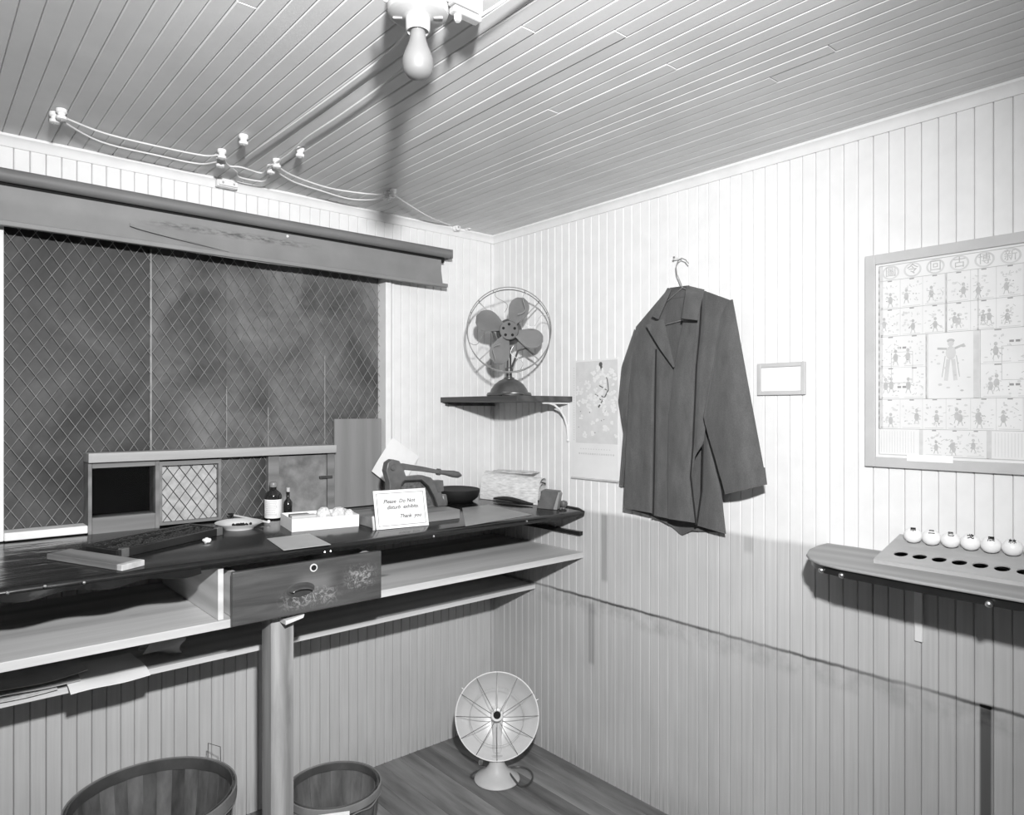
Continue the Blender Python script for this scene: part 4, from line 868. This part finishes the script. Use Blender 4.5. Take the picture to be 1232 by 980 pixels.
for an in (105, 16, -162, -75, 60, -120):
    a = math.radians(an); pts = []
    for i in range(13):
        t_ = i / 12; r = FRD - (FRD - 0.075) * t_; w_ = 0.020 * sn(t_ * 2 * math.pi)
        pts.append((r * math.cos(a) - w_ * math.sin(a), -0.100 - 0.012 * sn(math.pi * t_ / 2), FC + r * math.sin(a) + w_ * math.cos(a)))
    MB().tube(pts, 0.0013, 5).build('cage_spoke', M_CAGE, fan, 38, 0, True)
for an in (0, 25, 68, 112, 155, 180, -25, -68, -112, -155):
    a = math.radians(an); MB().tube([(FRD * math.cos(a), -0.100, FC + FRD * sn(a)), (FRD * 1.005 * math.cos(a), -0.030, FC + FRD * 1.005 * sn(a))], 0.0018, 5).build('cage_tie', M_CAGE, fan, 38, 0, True)
MB().tube([(-0.02, 0.01, FC - 0.06), (-0.055, 0.0, FC - 0.045), (-0.075, -0.01, FC + 0.002), (-0.05, -0.012, FC + 0.004)], 0.006, 8).build('oil_cup', M_FAND, fan, 38, 0, True)
MB().tube([(0.012, 0.0, 0.13), (0.04, -0.01, FC - 0.085), (0.075, -0.02, FC - 0.075), (0.11, -0.03, FC - 0.105)], 0.0045, 8).build('swivel_lever', M_FAND, fan, 38, 0, True)
# cord gathered at the shelf edge
q = Vector((FB.x, FB.y, 0)) + vd * 0.126
rr = Vector((-vd.y, vd.x, 0))
cp = []
for i in range(40):
    t_ = i / 39; cp.append(Vector((q.x, q.y, 1.639)) + rr * (0.045 * math.cos(t_ * 15) - 0.01 + 0.03 * t_) + vd * (0.010 * sn(t_ * 15)) + Vector((0, 0, 0.004 * sn(t_ * 22))))
tag(MB().tube(cp, 0.0042, 6).build('fan_cord', M_FAND, None), 'coiled dark cord in front of the table fan base', 'cord')

# ------------------------------------------------------------------ shelf on the right-hand wall with rack and balls
M_SHF = wood('grey_shelf_wood', 0.19, 0.27, 0.5, 1, 2.5)
ws = thing('wall_shelf', 'grey rounded end wall shelf below the framed chart', 'shelf', (-0.17, -2.05, 1.12))
out = [(-0.001, -1.690), (-0.06, -1.689), (-0.14, -1.700), (-0.22, -1.730), (-0.27, -1.765), (-0.305, -1.81), (-0.322, -1.87), (-0.335, -2.05), (-0.350, -2.75), (-0.001, -2.75)]
MB().prism([(x_, y_, 1.1345) for x_, y_ in out], (0, 0, 0.0085)).build('board', M_SHF, ws, 20, 0.003)
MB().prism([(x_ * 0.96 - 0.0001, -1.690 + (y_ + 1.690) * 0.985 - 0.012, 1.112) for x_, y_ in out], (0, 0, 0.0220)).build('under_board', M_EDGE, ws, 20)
MB().box(-0.010, -0.001, -1.972, -1.950, 0.895, 1.111).box(-0.16, -0.010, -1.970, -1.952, 1.100, 1.111).build('bracket', M_TRIM, ws, 30, 0.002)
kn = MB().ball((0, 0, 0), 0.0085, 14).mesh('round_nail'); kn.materials.append(M_STEEL)
for px, py in ((986, 682), (1008, 688.5), (1190.5, 722)):
    q = onx(px, py, -0.30 if px < 1000 else -0.33); place(kn, 'round_nail', (-0.288 if px < 1000 else (-0.306 if px < 1100 else -0.334), q.y, 1.118), ws)
rk = thing('ball_rack', 'sloped grey wooden rack with two rows of round holes on the wall shelf', 'rack', (-0.10, -2.15, 1.1432))
M_RACK = mat('grey_rack_paint', 0.30, 0.5, 0.12, 10, (3, 1, 1))
ry0, ry1 = -1.915, -2.62
fx0, bx0 = -0.205, -0.020; zf, zbk = 1.1435 + 0.012, 1.1435 + 0.060
import numpy as np
def slope_z(x_): return zf + (zbk - zf) * (x_ - fx0) / (bx0 - fx0)
sl_len = math.hypot(bx0 - fx0, zbk - zf); sdir = Vector((bx0 - fx0, 0, zbk - zf)).normalized(); nrm = Vector((-sdir.z, 0, sdir.x))
hole_y = [onz(px_, py_, 1.165).y for px_, py_ in ((1084, 668), (1106, 672), (1128.5, 675.6), (1154, 680), (1178, 684), (1204, 688), (1229, 692))]
st_ = (hole_y[-1] - hole_y[0]) / 6
HY = [hole_y[0] + st_ * i for i in range(11)]
# perforated top plate built as cells, each with a round hole, in two rows
def cell(mb, y0_, y1_, s0, s1, cy, cs0, r, th=0.003, n=20):
    def P3(s_, y_, d): return Vector((fx0, y_, zf)) + sdir * s_ + nrm * d
    ring, edge = [], []
    angs = sorted([2 * math.pi * (i + 0.5) / n for i in range(n)] + [math.atan2(ss - cs0, yy - cy) % (2 * math.pi) for ss in (s0, s1) for yy in (y0_, y1_)]); n = len(angs)
    for a in angs:
        ca_, sa_ = math.cos(a), math.sin(a); ring.append((cs0 + r * sa_, cy + r * ca_))
        ts = [t for t in (((s1 - cs0) / sa_) if sa_ > 1e-6 else 9, ((s0 - cs0) / sa_) if sa_ < -1e-6 else 9, ((y0_ - cy) / ca_) if (y0_ - cy) * ca_ > 1e-9 else 9, ((y1_ - cy) / ca_) if (y1_ - cy) * ca_ > 1e-9 else 9) if t > 0]
        t = min(ts); edge.append((cs0 + t * sa_, cy + t * ca_))
    vs = [P3(*p, 0) for p in edge] + [P3(*p, 0) for p in ring] + [P3(*p, -th) for p in ring] + [P3(*p, -th) for p in edge]; fs = []
    for i in range(n):
        j = (i + 1) % n; fs += [(i, j, n + j, n + i), (n + i, n + j, 2 * n + j, 2 * n + i), (2 * n + i, 2 * n + j, 3 * n + j, 3 * n + i), (3 * n + i, 3 * n + j, j, i)]
    mb.add(vs, fs)
S1_, S2_ = sl_len * 0.30, sl_len * 0.80; SM = sl_len * 0.53
mb = MB()
for i, cy in enumerate(HY):
    a = cy + abs(st_) / 2 if i else ry0; b = cy - abs(st_) / 2 if i < len(HY) - 1 else ry1
    cell(mb, a, b, 0, SM, cy, S1_, 0.0175); cell(mb, a, b, SM, sl_len, cy, S2_, 0.0175)
mb.build('perforated_top', M_RACK, rk, 0)
MB().box(fx0 + 0.0005, fx0 + 0.006, ry1, ry0 - 0.008, 1.1434, zf - 0.0025).box(bx0 - 0.006, bx0, ry1, ry0 - 0.008, 1.1434, zbk - 0.005).build('rack_rails', M_RACK, rk, 0)
MB().prism([(fx0, ry0 - 0.008, 1.1434), (bx0, ry0 - 0.008, 1.1434), (bx0, ry0 - 0.008, zbk - 0.001), (fx0, ry0 - 0.008, zf - 0.001)], (0, 0.008, 0)).build('end_cheek', M_RACK, rk, 0)
MB().box(fx0 + 0.007, bx0 - 0.007, ry1, ry0 - 0.009, 1.1434, 1.1442).build('hole_shade_floor', M_BLACK, rk, 0)  # black sheet stands in for the shade deep inside the holes
M_BALL = mat('ivory_ball', 0.62, 0.35, 0.04, 10, spec=0.5)
ords = ('end ball of the row', 'second', 'third', 'fourth', 'fifth', 'sixth', 'seventh')
for i in range(7):
    c = Vector((fx0, HY[i], zf)) + sdir * S2_ + nrm * 0.0172; r = 0.0240
    lb = 'white ball with black characters, first in the rack beside the rounded shelf end' if i == 0 else 'white ball with black characters, %s in the rack from the rounded shelf end' % ords[i]
    t = thing('lettered_ball', lb, 'ball', c - nrm * r, None, 'white lettered balls in the rack')
    MB().ball(c, r, 20, 0.92).build('ball_body', M_BALL, t)
    tc = '二三四五六七八'[i] if False else ('甲', '二', '己', '戈', '辰', '林', '丁')[i]
    face = (CAM - c); face.z = 0; face.normalize(); up_ = (face * 0.62 + Vector((0, 0, 0.78))).normalized(); rt_ = Vector((-face.y, face.x, 0)); vv = up_.cross(rt_)
    Mx = Matrix(((rt_.x, vv.x, up_.x, c.x + up_.x * r * 0.905), (rt_.y, vv.y, up_.y, c.y + up_.y * r * 0.905), (rt_.z, vv.z, up_.z, c.z + up_.z * r * 0.905), (0, 0, 0, 1)))
    text_mb(tc, 0.017, Mx, 0.0022).build('character', M_BLACK, t, 0)

# ------------------------------------------------------------------ bowl heater on the floor
HB = onz(598, 937, 0); HB.z = 0.0005
hv = Vector((CAM.x - HB.x, CAM.y - HB.y, 0)).normalized(); hy = math.degrees(math.atan2(hv.y, hv.x)) + 90
he = thing('bowl_heater', 'round bowl heater with wire guard standing on the floor in the corner', 'heater', HB, RZ(hy))
M_COPP = mat('polished_bowl', 0.50, 0.42, 0.1, 6, metal=0.35)
M_ENAM = mat('heater_enamel', 0.40, 0.45, 0.08, 10)
MB().lathe([(0.0, 0), (0.094, 0), (0.097, 0.004), (0.094, 0.010), (0.072, 0.022), (0.050, 0.040), (0.036, 0.060), (0.029, 0.085), (0.027, 0.105), (0.0, 0.105)], n=36).build('base', M_ENAM, he, 50, 0, True)
HC = Vector((0, 0.045, 0.256)); RH = 0.175
HM = Matrix.Rotation(math.radians(90 - 14), 3, 'X')          # dish axis looks at -y and up
dish = [(0.0, -0.062), (0.045, -0.058), (0.090, -0.043), (0.130, -0.018), (0.160, 0.014), (0.172, 0.034), (RH, 0.038), (RH + 0.004, 0.035), (0.176, 0.028), (0.163, 0.008), (0.133, -0.025), (0.092, -0.050), (0.046, -0.066), (0.0, -0.070)]
MB().lathe(dish, HC, 64, HM, False).build('bowl', M_COPP, he, 60, 0, True)
MB().tube([(0, 0.01, 0.10), (0, 0.06, 0.15), HC + HM @ Vector((0, 0, -0.066))], [0.022, 0.02, 0.03], 14).build('neck', M_ENAM, he, 38, 0, True)
MB().lathe([(0.030, -0.058), (0.026, -0.03), (0.022, 0.0), (0.020, 0.012)], HC, 20, HM).build('element_core', mat('element_ceramic', 0.55, 0.5, 0.15, 40), he, 45, 0, True)
MB().lathe([(0.024, 0.012), (0.025, 0.022), (0.020, 0.023), (0.013, 0.018)], HC, 20, HM).build('element_collar', M_PORC, he, 45, 0, True)
MB().lathe([(0.016, 0.012), (0.016, 0.0215), (0.0, 0.022)], HC, 16, HM).build('element_socket', M_BLACK, he, 45, 0, True)
def hp_(r, a, z): return HC + HM @ Vector((r * math.cos(a), r * math.sin(a), z))
for i in range(12):
    a = 2 * math.pi * (i + 0.5) / 12 + 0.26
    MB().tube([hp_(0.026 + (RH + 0.006 - 0.026) * t_, a, 0.040 + 0.028 * math.cos(t_ * math.pi / 2)) for t_ in (0, 0.25, 0.5, 0.75, 0.92, 1.0)], 0.0013, 5).build('guard_wire', M_FAND, he, 38, 0, True)
MB().tube([hp_(0.115, 2 * math.pi * i / 40, 0.055) for i in range(40)], 0.0009, 5, True).build('guard_ring', M_CAGE, he, 38, 0, True)
MB().tube([hp_(RH + 0.002, 2 * math.pi * i / 64, 0.040) for i in range(64)], 0.0028, 6, True).build('rim', M_PORC, he, 38, 0, True)
for a in (0.35, 2.5): MB().tube([hp_(RH, a, 0.038), hp_(RH + 0.014, a, 0.036)], 0.002, 6).build('guard_clip', M_CAGE, he, 38, 0, True)
cpts = [onz(*p, 0.005) for p in ((612, 923), (626, 922), (637, 926), (641, 934), (636, 943), (626, 947), (617, 942), (611, 933), (608, 926), (604, 921), (592, 922), (582, 925), (572, 928), (566, 933), (570, 936))]
cpts = [p + Vector((0, 0, 0.0)) for p in cpts]
for i in (6, 7, 8): cpts[i].z = 0.030
for i in (5, 9): cpts[i].z = 0.014
def smooth_path(P, n=6):
    out_ = []
    for i in range(len(P) - 1):
        p0, p1, p2, p3 = P[max(i - 1, 0)], P[i], P[i + 1], P[min(i + 2, len(P) - 1)]
        for j in range(n):
            t = j / n; out_.append(0.5 * ((2 * p1) + (p2 - p0) * t + (2 * p0 - 5 * p1 + 4 * p2 - p3) * t * t + (3 * p1 - p0 - 3 * p2 + p3) * t ** 3))
    return out_ + [P[-1]]
hc_ = thing('heater_cord', 'dark braided cord looped on the floor beside the bowl heater', 'cord', onz(630, 935, 0.0))
MB().tube(smooth_path(cpts), 0.0042, 7).build('cord', M_FAND, hc_)
q = onz(580, 917, 0.012); MB().tube([q, q + Vector((-0.012, 0.004, 0.004))], 0.010, 10).build('plug', M_PORC, hc_)

# ------------------------------------------------------------------ splint baskets
M_SPL = mat('basket_splint', 0.088, 0.7, 0.6, 5, (4, 4, 1.2), bump=0.2, perobj=0.35)
M_RIM = mat('basket_rim_wood', 0.055, 0.6, 0.4, 8, perobj=0.2)
M_RIML = mat('pale_rim_wood', 0.15, 0.6, 0.35, 8)
def basket(name, label, c, r0, r1, h, n, rim_h, extra=None):
    t = thing(name, label, 'basket', (c[0], c[1], 0.0006))
    MB().lathe([(0, 0.006), (r0 * 0.98, 0.006), (r0 * 0.98, 0.010), (0, 0.010)], n=32, caps=False).build('bottom', M_SPL, t, 38, 0, True)
    wd = 2 * math.pi / n * 1.05
    for i in range(n):
        a = 2 * math.pi * i / n; off = 0.0032 if i % 2 else 0.0
        def f(u, v, a=a, off=off):
            bulge = 0.10 * sn(math.pi * v) * (r1 - r0 + 0.03)
            r = r0 + (r1 - r0) * v + bulge + off; aa = a + (u - 0.5) * wd * 1.02; return Vector((r * math.cos(aa), r * sn(aa), 0.002 + (h - 0.004) * v))
        def of(u, v, a=a):
            aa = a + (u - 0.5) * wd * 1.02; return Vector((math.cos(aa), sn(aa), 0)) * -0.002
        MB().sheet(f, 3, 8, of).build('splint', M_SPL, t, 60, 0, True)
    for nm, ra, rb, m in (('inner_rim', r1 - 0.006, r1 - 0.002, M_RIM), ('outer_rim', r1 + 0.0045, r1 + 0.010, M_RIML)):
        MB().lathe([(ra, h - rim_h), (rb, h - rim_h), (rb, h + 0.004), (ra, h + 0.004), (ra, h - rim_h)], n=56, caps=False).build(nm, m, t, 38, 0.001, True)
    MB().tube([((r1 + 0.006) * math.cos(2 * math.pi * i / 60), (r1 + 0.006) * sn(2 * math.pi * i / 60), h - rim_h - 0.010 + 0.004 * sn(i)) for i in range(60)], 0.0028, 6, True).build('binding_wire', M_RIML, t, 38, 0, True)
    rm = r0 + (r1 - r0) * 0.5 + 0.10 * (r1 - r0 + 0.03) + 0.0035
    MB().lathe([(rm, h * 0.5 - 0.012), (rm + 0.004, h * 0.5 - 0.012), (rm + 0.005, h * 0.5 + 0.012), (rm + 0.001, h * 0.5 + 0.012), (rm, h * 0.5 - 0.012)], n=56, caps=False).build('middle_hoop', M_RIML, t, 38, 0, True)
    return t
bb = basket('bushel_basket', 'large splint bushel basket with wire handle under the counter', (-1.642, -0.292), 0.185, 0.240, 0.338, 32, 0.034)
def hand(ang, r1, h, hh):
    a = math.radians(ang); d = Vector((math.cos(a), sn(a), 0)); s_ = Vector((-sn(a), math.cos(a), 0)); b = d * (r1 + 0.013)
    return [b + s_ * 0.030 + Vector((0, 0, h - 0.02)), b + s_ * 0.028 + Vector((0, 0, h + hh)), b - s_ * 0.028 + Vector((0, 0, h + hh * 0.95)), b - s_ * 0.030 + Vector((0, 0, h - 0.02))]
hw = hand(27, 0.240, 0.338, 0.052); MB().tube(hw, 0.0014, 6).build('wire_handle', M_FAND, bb, 30, 0, True)
hw = hand(207, 0.240, 0.338, -0.05); MB().tube(hw, 0.0014, 6).build('wire_handle', M_FAND, bb, 30, 0, True)
sbk = basket('peck_basket', 'small round splint basket with white tag beside the counter post', (-1.118, -0.495), 0.112, 0.152, 0.272, 24, 0.022)
a = math.degrees(math.atan2(CAM.y + 0.495, CAM.x + 1.118)); d = Vector((math.cos(math.radians(a)), sn(math.radians(a)), 0)); s_ = Vector((-d.y, d.x, 0))
MB().obox(d * 0.1665 + Vector((0, 0, 0.245)), s_, d, (0, 0, 1), 0.098, 0.0015, 0.045).build('white_tag', M_PAP, sbk, 0, 0, True)

# ------------------------------------------------------------------ lamp holder, bulb, ceiling wiring
BC = Vector((-1.477, -1.572, 0))
lh = thing('lamp_holder', 'white porcelain ceiling lamp holder above the bare bulb', 'lamp holder', (BC.x, BC.y, CEIL - 0.001))
MB().lathe([(0.050, 2.438), (0.052, 2.40), (0.050, 2.366), (0.059, 2.362), (0.0605, 2.352), (0.058, 2.343), (0.050, 2.338), (0.030, 2.337), (0.0245, 2.334), (0.0235, 2.312), (0.021, 2.309), (0.019, 2.312), (0, 2.313)], BC, 40).build('porcelain_body', mat('holder_porcelain', 0.30, 0.3, 0.05, 20), lh, 40)
for s_ in (-1, 1):
    c = BC + RT * (0.040 * s_); MB().obox((c.x, c.y, 2.3385), RT, FW, (0, 0, 1), 0.018, 0.006, 0.006).build('screw_slot', M_PAPG, lh, 0, 0.001)
    c = BC + RT * (0.062 * s_) - FW * 0.005; MB().ball((c.x, c.y, 2.372), 0.007, 10).build('terminal', M_PORC, lh)
k = NT('frosted_bulb_glass'); k.grey(0.115); k.b.inputs['Roughness'].default_value = 0.45; k.b.inputs['Coat Weight'].default_value = 0.25; k.b.inputs['Coat Roughness'].default_value = 0.05; M_BULB = k.m
bu = thing('light_bulb', 'bare white frosted light bulb screwed into the porcelain holder', 'bulb', (BC.x, BC.y, 2.216))
MB().lathe([(0.0, 2.2165), (0.010, 2.2175), (0.020, 2.222), (0.0275, 2.231), (0.0305, 2.243), (0.0300, 2.255), (0.026, 2.268), (0.0205, 2.281), (0.0165, 2.293), (0.0150, 2.305), (0.0145, 2.311)], BC, 32).build('glass', M_BULB, bu, 70)
MB().lathe([(0.0146, 2.309), (0.0150, 2.313), (0.0146, 2.325)], BC, 20).build('screw_base', M_STEEL, bu)
# porcelain cleat beside the holder
c = onz(560, 15, 2.405); ca_ = math.degrees(math.atan2((onz(578, 24, 2.41) - onz(543, 8, 2.41)).y, (onz(578, 24, 2.41) - onz(543, 8, 2.41)).x))
cl_ = thing('porcelain_cleat', 'white porcelain cleat block beside the bulb holder', 'cleat', (c.x, c.y, CEIL - 0.001), RZ(ca_))
MB().box(-0.038, 0.038, -0.013, 0.013, -0.030, 0).build('cleat_base', bpy.data.materials['holder_porcelain'], cl_, 0, 0.004, True)
MB().box(-0.036, 0.036, -0.012, 0.012, -0.047, -0.033).build('cleat_cap', bpy.data.materials['holder_porcelain'], cl_, 0, 0.004, True)
MB().lathe([(0.006, -0.060), (0.008, -0.056), (0.008, -0.046)], (-0.020, 0, 0), 12).build('screw', M_PORC, cl_, 38, 0, True)
MB().box(-0.004, 0.026, -0.0135, -0.0115, -0.043, -0.038).build('slot', M_PAPG, cl_, 0, 0, True)
KZ = 2.408
kp = thing('wire_insulator', 'x', 'insulator', (0, 0, 0))
MB().lathe([(0.0, -0.032), (0.008, -0.032), (0.0135, -0.030), (0.0145, -0.023), (0.0100, -0.019), (0.0100, -0.014), (0.0145, -0.010), (0.0145, -0.001), (0.011, 0.0)], n=18).build('spool', M_PORC, kp, 40, 0, True)
MB().lathe([(0.0, -0.036), (0.004, -0.035), (0.0055, -0.0318)], n=10).build('nail_head', M_STEEL, kp, 40, 0, True)
def at_ceiling(px, py): q = onz(px, py, KZ); return Vector((q.x, q.y, CEIL - 0.001))
KN = {}
spots = (('A', 74, 144, 'white porcelain knob at the far end of the ceiling wires'), ('A2', 66, 148, 'white porcelain knob paired at the far end of the ceiling wires'), ('B', 267, 191, 'white porcelain knob where the wires meet the window wall block'), ('B2', 265, 201, 'white porcelain knob nearest above the window wall block'),
         ('C', 293, 174, 'lone white porcelain knob by the longer branch wire'), ('D', 361, 189, 'lone white porcelain knob right of the shorter branch wire'), ('E', 333, 202, 'white porcelain knob where the branch wires turn'), ('E2', 326, 209, 'white porcelain knob nearer the wall where the branch wires turn'),
         ('F', 473, 237, 'white porcelain knob before the wires drop to the corner'), ('F2', 466, 240, 'white porcelain knob paired before the wires drop to the corner'))
first = True
for nm, px, py, lb in spots:
    q = at_ceiling(px, py); KN[nm] = q
    M = Matrix.Translation(q)
    if first: kp.matrix_world = M; XF[kp.name] = M; kp['label'] = lb; kp['group'] = 'porcelain knobs on the ceiling'; first = False
    else: copy_tree(kp, M, lb)
for px, py, lb in ((549, 274, 'white porcelain knob on the wall moulding at the corner end of the wires'), (562.5, 273, 'white porcelain knob closest to the room corner on the moulding')):
    q = ony(px, py, -0.040); M = Matrix.Translation(Vector((q.x, -0.0262, q.z))) @ Matrix.Rotation(-math.pi / 2, 4, 'X')
    KN[px] = Vector((q.x, -0.050, q.z)); copy_tree(kp, M, lb)
q = ony(274, 222, -0.045)
wb_ = thing('porcelain_block', 'white porcelain wire block on the moulding above the window shade', 'wire block', (q.x, -0.0265, q.z))
MB().box(q.x - 0.040, q.x + 0.036, -0.052, -0.0265, q.z - 0.012, q.z + 0.014).build('block', M_PORC, wb_, 0, 0.004)
MB().box(q.x - 0.036, q.x + 0.032, -0.062, -0.053, q.z - 0.009, q.z + 0.008).build('block_cap', M_PORC, wb_, 0, 0.003)
for dx in (-0.022, 0.018): MB().ball((q.x + dx, -0.062, q.z), 0.0045, 8).build('screw', M_PAPG, wb_)
M_CORD = mat('painted_wire', 0.52, 0.5, 0.08, 20)
zw = CEIL - 0.0175
def wire(label, pts, r=0.0030):
    P = smooth_path([Vector(p) for p in pts], 6); tag(MB().tube(P, r, 7).build('ceiling_wire', M_CORD, None), label, 'wire', 'painted wires along the ceiling')
def cz(px, py, z=None): q = onz(px, py, z or zw); return Vector((q.x, q.y, z or zw))
def kk_(n, off): return Vector((KN[n].x, KN[n].y + off, zw))
wire('upper painted wire from the far knob pair to the first turn', [kk_('A', 0.013), cz(125, 160), cz(190, 176), cz(245, 187), kk_('B', 0.013), cz(275, 199), cz(290, 201), cz(315, 208), cz(322, 200), cz(331, 197)])
wire('lower painted wire from the far knob pair to the first turn', [kk_('A2', -0.012), cz(120, 170), cz(190, 187), cz(240, 197), kk_('B2', -0.012), cz(284, 206), cz(288, 213), cz(315, 218), cz(324, 213)])
wire('upper painted wire sagging from the turn to the corner knobs', [kk_('E', 0.013), cz(352, 211), cz(392, 225), cz(425, 231), cz(455, 234), kk_('F', 0.013), cz(490, 245), cz(515, 260), ony(540, 270, -0.05), KN[549] + Vector((0.0, 0.0, 0.013))])
wire('lower painted wire sagging from the turn to the paired knob', [kk_('E2', -0.012), cz(352, 218), cz(385, 229), cz(420, 239), cz(450, 240), kk_('F2', -0.012)])
bw0 = Vector((BC.x + 0.045, BC.y + 0.04, 2.400))
wire('longer painted branch wire running from the knobs to the bulb holder', [cz(296, 190), cz(303, 184), cz(343, 156), cz(400, 115), cz(440, 85), cz(466, 64), cz(485, 45, 2.418), bw0])
wire('shorter painted branch wire running from the turn to the bulb holder', [cz(322, 204), cz(332, 196), cz(350, 183), cz(368, 166), cz(410, 138), cz(460, 102), cz(495, 70, 2.418), bw0 + Vector((0.02, 0.01, 0))])
wire('painted wire leaving the cleat block across the ceiling boards', [cz(576, 20, 2.405), cz(600, 5, 2.41), cz(640, -22, 2.415), cz(700, -60, 2.42)])
